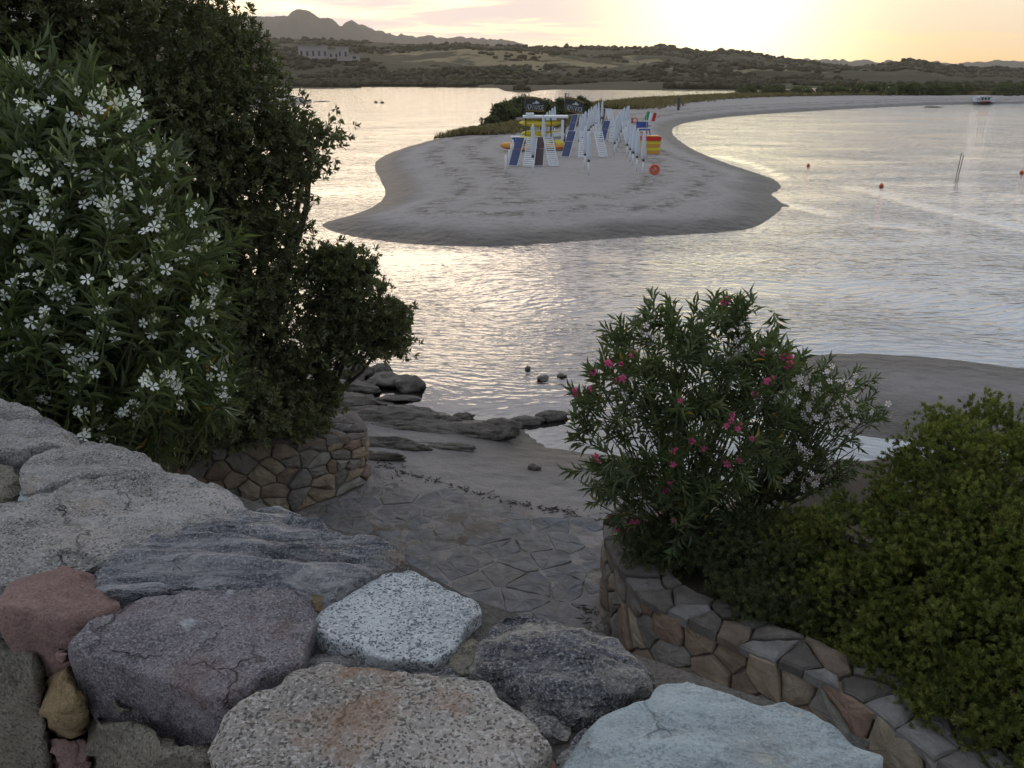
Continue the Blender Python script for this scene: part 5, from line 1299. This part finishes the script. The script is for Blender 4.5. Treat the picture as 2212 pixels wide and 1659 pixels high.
# sun loungers stacked upright like tents
def lounger_proto(fabric):
    root = thing('sun_lounger', '', 'sun lounger')
    L_, W_ = 1.75, 0.62
    f = MB()
    for s_ in (-1, 1): f.box((s_ * W_ / 2, 0, L_ / 2), (0.045, 0.05, L_))
    f.box((0, 0, 0.02), (W_, 0.05, 0.04)); f.box((0, 0, L_ - 0.02), (W_, 0.05, 0.04)); f.build('frame', M['white_paint'], root)
    s = MB()
    for i in range(13): s.box((0, 0.0, 0.12 + i * 0.125), (W_ - 0.05, 0.02, 0.06))
    s.build('slats', M['white_paint'], root)['kind'] = 'stuff'
    for s_ in (-1, 1): MB().box((s_ * (W_ / 2 - 0.03), 0.16, L_ * 0.72), (0.04, 0.28, 0.04)).build('leg', M['white_paint'], root)
    for s_ in (-1, 1): MB().box((s_ * (W_ / 2 - 0.03), 0.16, L_ * 0.2), (0.04, 0.28, 0.04)).build('leg', M['white_paint'], root)
    if fabric:
        m_ = MB(); m_.box((0, -0.045, L_ * 0.30), (W_ - 0.04, 0.035, L_ * 0.56)); m_.box((0, -0.045, L_ * 0.79), (W_ - 0.04, 0.035, L_ * 0.38)); m_.build('cushion', M[fabric], root)
    return root
LP = {k: lounger_proto(k) for k in ('blue_fabric', 'brown_fabric', None)}; LU = {k: False for k in LP}
def lounger(c, yaw, kind, label, group):
    o = LP[kind] if not LU[kind] else copy_tree(LP[kind]); LU[kind] = True
    d = np.array([math.sin(yaw), -math.cos(yaw)])          # outward direction of the foot, yaw 0 = towards the camera
    o.location = (float(c[0] + d[0] * 0.98), float(c[1] + d[1] * 0.98), float(c[2] + 0.0))
    o.rotation_euler = (-math.radians(24), 0, yaw)
    tag(o, label, 'sun lounger', group)
def stack(px, py, spec, where, group, s=1.0):
    c = ground_at(px, py)
    names = {'blue_fabric': 'blue cushioned', 'brown_fabric': 'brown cushioned', None: 'bare white slatted'}
    cnt = {}
    for i, (dx, dy, yaw, kind) in enumerate(spec):
        q = c + np.array([dx, dy, 0]); q[2] = gz(q[0], q[1])
        side = 'left' if dx < -0.2 else ('right' if dx > 0.2 else 'middle')
        lounger(q, math.radians(yaw), kind, f"{names[kind]} sun lounger, {side} of the {where}", group)
S4 = [(-0.75, 0.1, -38, 'blue_fabric'), (-0.22, -0.05, -14, None), (0.50, 0.0, 18, None), (0.95, 0.2, 42, 'brown_fabric'), (0.3, 1.0, 170, None)]
stack(1151, 357, [(-0.55, 0.1, -40, 'blue_fabric'), (0.0, -0.05, -16, None), (0.75, 0.05, 28, None), (0.45, 0.25, -10, 'brown_fabric')], 'front left upright stack', 'loungers of the front left stack')
stack(1262, 337, [(-0.65, 0.1, -40, 'blue_fabric'), (0.05, -0.05, -12, None), (0.7, 0.05, 30, None)], 'front middle upright stack', 'loungers of the front middle stack')
stack(1268, 287, [(-0.9, 0.1, -40, 'blue_fabric'), (0.1, 0.0, -10, 'brown_fabric'), (0.6, 0.05, 26, None)], 'back middle upright stack', 'loungers of the back middle stack')
stack(1302, 268, [(0.0, 0.1, -14, 'brown_fabric'), (0.45, 0.05, 26, None)], 'farthest upright stack', 'loungers of the farthest stack')
stack(1328, 306, [(-0.5, 0.1, -38, 'blue_fabric'), (0.02, -0.05, -18, None), (0.6, 0.0, 26, None)], 'back right upright stack', 'loungers of the back right stack')
stack(1172, 318, [(-0.5, 0.1, -10, None), (0.3, 0.1, 12, None)], 'pair under the kayak rack', 'loungers under the kayak rack')

# kayaks and their rack
def kayak_mesh(L_, W_, H_, name='kayak_hull'):
    V, F_ = [], []; ns, k = 17, 12
    for i in range(ns):
        s_ = -1 + 2 * i / (ns - 1); w = max(0.03, (1 - abs(s_) ** 3.2)) * W_ / 2; hh = max(0.10, (1 - abs(s_) ** 6)) * H_ / 2; z0 = 0.18 * H_ * s_ * s_
        for j in range(k):
            a = 2 * math.pi * j / k; V.append((s_ * L_ / 2, w * math.cos(a), z0 + hh * math.sin(a) * (1.0 if math.sin(a) > 0 else 0.8)))
    for i in range(ns - 1):
        for j in range(k): F_.append((i * k + j, i * k + (j + 1) % k, (i + 1) * k + (j + 1) % k, (i + 1) * k + j))
    F_ += [tuple(range(k))[::-1], tuple((ns - 1) * k + j for j in range(k))]
    return mesh(name, V, F_, True)
KM = kayak_mesh(3.0, 0.74, 0.50)
def kayak(c, yaw, mat, label, roll=0.0, L_=1.0, pitch=0.0):
    root = thing('kayak', label, 'kayak', c, yaw); root.rotation_euler = (roll, pitch, yaw)
    me = KM.copy(); o = link('hull', me, M[mat], root, scale=(L_, 1, 1))
    MB().lathe([(0.26, 0), (0.28, 0.03), (0.22, 0.035)], 12).build('cockpit_rim', M['dark_metal'], root, True, loc=(0.15, 0, 0.2), scale=(1.6, 0.8, 1))
    MB().box((0, 0, 0), (2.2 * L_, 0.03, 0.03)).build('keel_strip', M['orange_plastic' if mat == 'yellow_plastic' else 'red_plastic'], root, loc=(0, -0.36, 0.0))
    return root
rk = ground_at(1172, 322)
mR = pxm(rk[1], 1172, 320)
def rx(px): return (px - 1172) * mR
rack = thing('kayak_rack', 'white kayak rack with dark posts and a flat roof beam', 'rack', rk)
for x_, y_ in ((1135, -0.55), (1189, -0.55), (1219, -0.55), (1135, 0.55), (1189, 0.55), (1219, 0.55)):
    MB().box((rx(x_), y_, 1.05), (0.07, 0.07, 2.3)).build('post', M['dark_metal'], rack)
MB().box((rx(1213), -0.7, 1.0), (0.20, 0.10, 2.1)).build('post', M['white_paint'], rack)
MB().box((rx(1177), 0, 2.24), (rx(1226) - rx(1130), 1.5, 0.14)).build('roof', M['white_paint'], rack)
MB().box((rx(1144), -0.3, 2.42), (0.55, 0.6, 0.16)).build('roof_box', M['white_paint'], rack)
for z_ in (1.45, 0.78):
    for x_ in (1135, 1189, 1219): MB().box((rx(x_), 0, z_), (0.06, 1.3, 0.06)).build('crossbar', M['dark_metal'], rack)
kayak(rk + np.array([rx(1166), -0.25, 1.74]), 0.0, 'yellow_plastic', 'yellow kayak on the upper shelf of the rack')
kayak(rk + np.array([rx(1170), 0.25, 1.00]), 0.05, 'yellow_plastic', 'yellow kayak on the lower shelf of the rack')
kayak(rk + np.array([rx(1142), -0.9, 0.72]), 0.3, 'yellow_plastic', 'yellow kayak jutting out left below the rack', 0, 0.62)
kayak(rk + np.array([rx(1110), -1.1, 0.30]), 0.5, 'orange_plastic', 'orange kayak lying on the sand left of the rack', 0.3, 0.75)
kayak(rk + np.array([rx(1128), -1.6, 0.22]), 0.2, 'orange_plastic', 'second orange kayak on the sand left of the rack, nearer the loungers', 0.2, 0.55)
kayak(rk + np.array([rx(1196), -1.1, 0.28]), 0.15, 'orange_plastic', 'orange kayak on the sand with its bow pointing right of the rack', 0.2, 0.75)
kayak(rk + np.array([rx(1190), -0.9, 0.42]), -0.28, 'yellow_plastic', 'yellow kayak stacked over the orange one right of the rack', 0.4, 0.6)
# white dinghy stored under the rack roof
dm = kayak_mesh(1.5, 0.9, 0.5, 'dinghy_hull'); dg = thing('dinghy', 'small white dinghy stored at the right end of the rack', 'boat', rk + np.array([rx(1201), -0.1, 0.98]))
link('hull', dm, M['white_paint'], dg, rot=(math.pi, 0, 0)); MB().box((0, 0, 0), (0.12, 0.8, 0.04)).build('thwart', M['stucco'], dg, loc=(0, 0, 0.02))
# cooler table on the left
q = rk + np.array([rx(1117), -0.9, 0]); tb_ = thing('beach_table', 'small white topped table with a blue front left of the rack', 'table', q)
MB().box((0, 0, 0.92), (0.95, 0.6, 0.08)).build('table_top', M['white_paint'], tb_)
MB().box((-0.12, -0.2, 0.70), (0.45, 0.12, 0.36)).build('front_panel', M['blue_paint'], tb_)
for sx in (-0.4, 0.4):
    for sy in (-0.25, 0.25): MB().box((sx, sy, 0.44), (0.06, 0.06, 0.88)).build('leg', M['white_paint'], tb_)

# red and yellow equipment locker on the right
q = ground_at(1404, 332); mm = pxm(q[1], 1404, 320); bx = thing('equipment_box', 'red and yellow beach equipment box beside the right umbrellas', 'box', q, 0.08)
w_ = 38 * mm; hh = 27 * mm
for i in range(4): MB().box((0, 0, hh * (i + 0.5) / 4), (w_ * (0.94 + 0.02 * i), 0.9, hh / 4 - 0.012)).build('plank', M['yellow_plastic' if i % 2 else 'orange_plastic'], bx)
lid_ = MB().box((0, 0, hh + 0.14), (w_ * 1.02, 1.0, 0.28)).build('lid', M['red_plastic'], bx)
MB().box((0, 0, hh + 0.31), (w_ * 0.9, 0.8, 0.06)).build('lid_top', M['orange_plastic'], lid_)

# lifeguard chair
q = ground_at(1387, 326); mm = pxm(q[1], 1387, 300); ch = thing('lifeguard_chair', 'tall blue and white lifeguard chair with red stripes', 'lifeguard chair', q, 0.15)
top = 45 * mm
for sx in (-1, 1):
    for sy in (-1, 1):
        MB().tube([(sx * 0.5, sy * 0.45, -0.1), (sx * 0.28, sy * 0.26, top)], 0.04, 6).build('leg', M['white_paint'], ch)
for i in range(4):
    z_ = 0.3 + i * 0.33; MB().box((0, -0.40 + 0.045 * i, z_), (0.8 - 0.1 * i, 0.05, 0.06)).build('rung', M['red_plastic'], ch)
MB().box((0, 0, top), (0.85, 0.7, 0.08)).build('seat', M['blue_paint'], ch)
MB().box((0, 0.30, top + 0.30), (0.85, 0.06, 0.40)).build('backrest', M['blue_paint'], ch)
for sx in (-1, 1): MB().box((sx * 0.40, 0, top + 0.24), (0.06, 0.65, 0.06)).build('armrest', M['blue_paint'], ch)
for sx in (-1, 1): MB().tube([(sx * 0.36, -0.3, top), (sx * 0.46, -0.34, top - 0.45)], 0.035, 6).build('brace', M['blue_paint'], ch)
# Italian flag
fl0 = at(1394, 262, top + ZS); fp = thing('italian_flag', 'green white and red flag flying above the lifeguard chair', 'flag', ground_at(1390, 326))
base = np.array(fp.location); a0 = np.array([0.25, 0.2, 0.0]); a1 = atd(1397, 241, base[1]) - base
MB().tube([a0, a0 * 0.4 + a1 * 0.6, a1 + np.array([0, 0, 0.05])], 0.016, 5).build('flagpole', M['white_paint'], fp)
fw, fh_ = 22 * mm, 17 * mm
for k, mat_ in enumerate(('flag_green', 'white_paint', 'flag_red')):
    V, F_ = [], []
    for i in range(7):
        s_ = (k + i / 6) / 3
        for j in range(5):
            r_ = j / 4; V.append(a1 + np.array([s_ * fw - 0.12 * r_, 0.07 * math.sin(s_ * 8 + r_), -r_ * fh_ - 0.14 * s_ + 0.03 * math.sin(s_ * 9)]))
    for i in range(6):
        for j in range(4): F_.append((i * 5 + j, i * 5 + j + 1, i * 5 + 6 + j, i * 5 + 5 + j))
    obj('flag_stripe', np.array(V), F_, M[mat_], fp)
# round sign on a post and a life ring further back
def torus(R_, r_, n=28, k=8):
    V = [((R_ + r_ * math.cos(b)) * math.cos(a), r_ * math.sin(b), (R_ + r_ * math.cos(b)) * math.sin(a)) for a in np.linspace(0, 2 * math.pi, n, endpoint=False) for b in np.linspace(0, 2 * math.pi, k, endpoint=False)]
    F_ = [(i * k + j, i * k + (j + 1) % k, ((i + 1) % n) * k + (j + 1) % k, ((i + 1) % n) * k + j) for i in range(n) for j in range(k)]
    return V, F_
q = ground_at(1413, 386); mm = pxm(q[1], 1413, 370); sg = thing('life_ring_stand', 'orange life ring on a short white post, nearest the water', 'life ring', q)
zc_ = 20 * mm; V, F_ = torus(9.5 * mm, 2.2 * mm); obj('ring', V, F_, M['ring_orange'], sg, loc=(0, 0, zc_))
MB().tube([(0, 0.02, 0), (0, -0.02, 0)], 8.2 * mm, 24).build('disc', M['ring_pale'], sg, True, loc=(0, 0.06, zc_))
MB().box((0, -0.01, 0), (0.05, 0.03, 15 * mm), Matrix.Rotation(-0.6, 3, 'Y')).build('slash', M['ring_orange'], sg, loc=(0, 0.01, zc_))
MB().tube([(0, 0.1, -0.1), (0, 0.1, zc_)], 0.05, 8).build('post', M['white_paint'], sg, True)
q = ground_at(1367, 300); mm = pxm(q[1], 1367, 280); sg = thing('life_ring_stand', 'far life ring on a tall post behind the right umbrellas', 'life ring', q)
zc_ = 38 * mm; V, F_ = torus(5.0 * mm, 1.3 * mm); obj('ring', V, F_, M['ring_orange'], sg, loc=(0.12, 0, zc_))
MB().tube([(-0.12, 0.1, -0.1), (-0.12, 0.1, zc_ + 0.2)], 0.06, 8).build('post', M['driftwood'], sg, True)
# dark post on the far beach
q = ground_at(1465, 237); MB_ = thing('beach_post', 'dark grey post standing alone on the far sand', 'post', q)
mm = pxm(q[1], 1465, 225); MB().box((0, 0, 12 * mm), (5 * mm, 0.2, 24 * mm + 0.1)).build('shaft', M['dark_metal'], MB_); MB().box((0, 0, 24.5 * mm), (6.5 * mm, 0.3, 2 * mm)).build('cap', M['dark_metal'], MB_)

# two banners with lettering
GL = {'A': [[(0, 0), (0.5, 1), (1, 0)]], 'D': [[(0, 0), (0, 1), (0.6, 0.95), (0.95, 0.5), (0.6, 0.05), (0, 0)]], 'V': [[(0, 1), (0.5, 0), (1, 1)]], 'N': [[(0, 0), (0, 1), (0.9, 0), (0.9, 1)]], 'C': [[(0.95, 0.85), (0.5, 1), (0.1, 0.7), (0.1, 0.3), (0.5, 0), (0.95, 0.15)]], 'E': [[(0.85, 1), (0.1, 1), (0.1, 0), (0.85, 0)], [(0.1, 0.5), (0.75, 0.5)]]}
def banner(px, py, xr, label, slope):
    q = ground_at(px, py); mm = pxm(q[1], px, 225); root = thing('banner', label, 'banner', q)
    ytop = 201
    H = atd(px, ytop, q[1])[2] - q[2]
    MB().tube([(0, 0, -0.1), (0, 0, H)], 0.045, 6).build('pole', M['dark_metal'], root, True)
    MB().tube([(8 * mm, 0.05, H - 0.9), (8 * mm, 0.05, H)], 0.03, 6).build('rod', M['dark_metal'], root, True)
    w = (xr - px) * mm; zt = H - 8 * mm; hh = 29 * mm
    def cloth(s_, r_): return np.array([s_ * w, 0.10 * math.sin(s_ * 5) * s_, zt - hh * r_ + slope * s_ * w + (0.10 * math.sin(s_ * 3.2) if r_ < 0.5 else 0) * (1 - r_) - 0.18 * s_ * s_ * (1 - r_)])
    def strip(name, r0, r1, mat_):
        V, F_ = [], []; n1 = 14; n2 = 5
        for i in range(n1):
            for j in range(n2): V.append(cloth(i / (n1 - 1), r0 + (r1 - r0) * j / (n2 - 1)))
        for i in range(n1 - 1):
            for j in range(n2 - 1): F_.append((i * n2 + j, i * n2 + j + 1, (i + 1) * n2 + j + 1, (i + 1) * n2 + j))
        return obj(name, np.array(V), F_, M[mat_], root)
    strip('top_stripe', 0, 0.13, 'ochre_cloth'); cl_ = strip('cloth', 0.13, 0.90, 'black_cloth'); strip('bottom_stripe', 0.90, 1.0, 'ochre_cloth')
    def stroke(mb, pts, wd):
        pp = [cloth(s_, r_) + np.array([0, -0.02, 0]) for s_, r_ in pts]
        mb.tube(pp, wd, 4)
    mb = MB()
    x = 0.05
    for ch_ in 'ADVANCE':
        for st in GL[ch_]: stroke(mb, [(x + a * 0.112, 0.86 - b * 0.36) for a, b in st], 0.024)
        x += 0.132
    mb.build('lettering', M['white_paint'], cl_)
    mb = MB()
    for r_, a, b in ((0.44, 0.36, 0.62), (0.40, 0.42, 0.70), (0.36, 0.50, 0.72), (0.31, 0.52, 0.66), (0.27, 0.54, 0.60)): stroke(mb, [(a, r_ + 0.02), ((a + b) / 2, r_ - 0.01), (b, r_ + 0.01)], 0.035)
    mb.build('emblem', M['white_paint'], cl_)
banner(1134, 272, 1177, 'black banner with white lettering on a tall pole, left of the pair', -0.04)
banner(1219.5, 268, 1261, 'black banner with white lettering on a tall pole, right of the pair', -0.16)

# ------------------------------------------------------------------ things in the water and on the far beach
def buoy(px, py, rpx, label):
    q = at(px, py + rpx * 0.5, 0); mm = pxm(q[1], px, py); r_ = rpx * mm
    root = thing('buoy', label, 'buoy', (q[0], q[1], 0), 0, 'orange mooring buoys')
    MB().lathe([(r_ * 0.05, -0.5 * r_), (r_ * 0.75, -0.3 * r_), (r_, 0.35 * r_), (r_ * 0.85, 0.95 * r_), (r_ * 0.45, 1.3 * r_), (r_ * 0.1, 1.4 * r_)], 14).build('float', M['ring_orange'], root, True)
    MB().lathe([(r_ * 0.16, 1.36 * r_), (r_ * 0.16, 1.62 * r_), (r_ * 0.08, 1.66 * r_)], 8).build('eye', M['red_plastic'], root, True)
buoy(1746, 357, 3.7, 'red buoy in the bay closest to the sand spit')
buoy(1904, 401, 4.9, 'red buoy in the bay nearest the camera')
buoy(2207, 372, 4.6, 'red buoy at the right edge of the picture')
q = at(2064, 380, 0); st_ = thing('mooring_stakes', 'pair of thin leaning stakes standing in the bay', 'stakes', q); mm = pxm(q[1], 2064, 360)
for dx, lean in ((0, 0.10), (4 * mm, 0.12)): MB().tube([(dx, 0, -0.8), (dx + lean * 50 * mm, 0, (48 if dx == 0 else 44) * mm)], 0.022, 6).build('stake', M['dark_metal'], st_)
# caravan and a blue boat on the far beach
q = ground_at(2122, 213); mm = pxm(q[1], 2122, 208); cv = thing('beach_kiosk', 'small white cabin with an awning on the far beach', 'cabin', q, 0.1)
kw_ = MB().box((0, 0, 6.5 * mm), (26 * mm, 2.2, 11 * mm)).build('wall', M['white_paint'], cv); MB().box((0, 0, 12.4 * mm), (29 * mm, 2.6, 0.8 * mm)).build('roof', M['white_paint'], cv)
MB().box((19 * mm, 0.2, 4.5 * mm), (12 * mm, 2.0, 7 * mm)).build('annex', M['white_paint'], cv); MB().box((-17 * mm, -0.6, 9 * mm), (10 * mm, 1.6, 0.8 * mm)).build('awning', M['white_paint'], cv)
for x_ in (-7, 0, 7): MB().box((x_ * mm, -1.13, 7.5 * mm), (4 * mm, 0.1, 4.5 * mm)).build('window', M['glass_dark'], kw_)
MB().box((0, -1.16, 2.2 * mm), (24 * mm, 0.1, 1.6 * mm)).build('base_stripe', M['ring_orange'], kw_)
for x_ in (-21, -13.5): MB().tube([(x_ * mm, -1.3, 0), (x_ * mm, -1.3, 9 * mm)], 0.04, 5).build('awning_post', M['white_paint'], cv)
q = ground_at(2118, 219); bt = thing('rowing_boat', 'dark blue rowing boat drawn up on the far beach', 'boat', q + np.array([0, 0, 0.3]), 0.1); mm = pxm(q[1], 2118, 218)
link('hull', kayak_mesh(34 * mm, 1.3, 0.8, 'boat_hull'), M['blue_paint'], bt); MB().box((0, 0, 0.30), (26 * mm, 1.0, 0.06)).build('thwart', M['white_paint'], bt)
q = np.array([*at(621, 186.5, 1.0)[:2], 0]); q[2] = max(float(hill_z(q[0], q[1])), 0.2)
bt = thing('rowing_boat', 'tiny white boat pulled up on the far lagoon shore', 'boat', q + np.array([0, 0, 0.6])); mm = pxm(q[1], 621, 187)
link('hull', kayak_mesh(22 * mm, 2.0, 1.4, 'boat_hull'), M['white_paint'], bt); MB().box((0, 0, 0.5), (3.0, 1.2, 0.5)).build('cabin', M['white_paint'], bt)

# ------------------------------------------------------------------ evening haze
hz = MB().box((0, 2700, 198), (10400, 6100, 404)).me('haze')
hm = bpy.data.materials.new('haze'); hm.use_nodes = True; hm.node_tree.nodes.clear()
H_ = NT(hm.node_tree); ho = H_.n('ShaderNodeOutputMaterial'); pv = H_.n('ShaderNodeVolumePrincipled')
pv.inputs['Color'].default_value = (0.97, 0.86, 0.74, 1); pv.inputs['Density'].default_value = 0.00007; pv.inputs['Anisotropy'].default_value = 0.55
hm.node_tree.links.new(pv.outputs[0], ho.inputs['Volume'])
tag(link('haze', hz, hm), 'thin warm evening haze over the bay and hills', None, None, 'stuff')
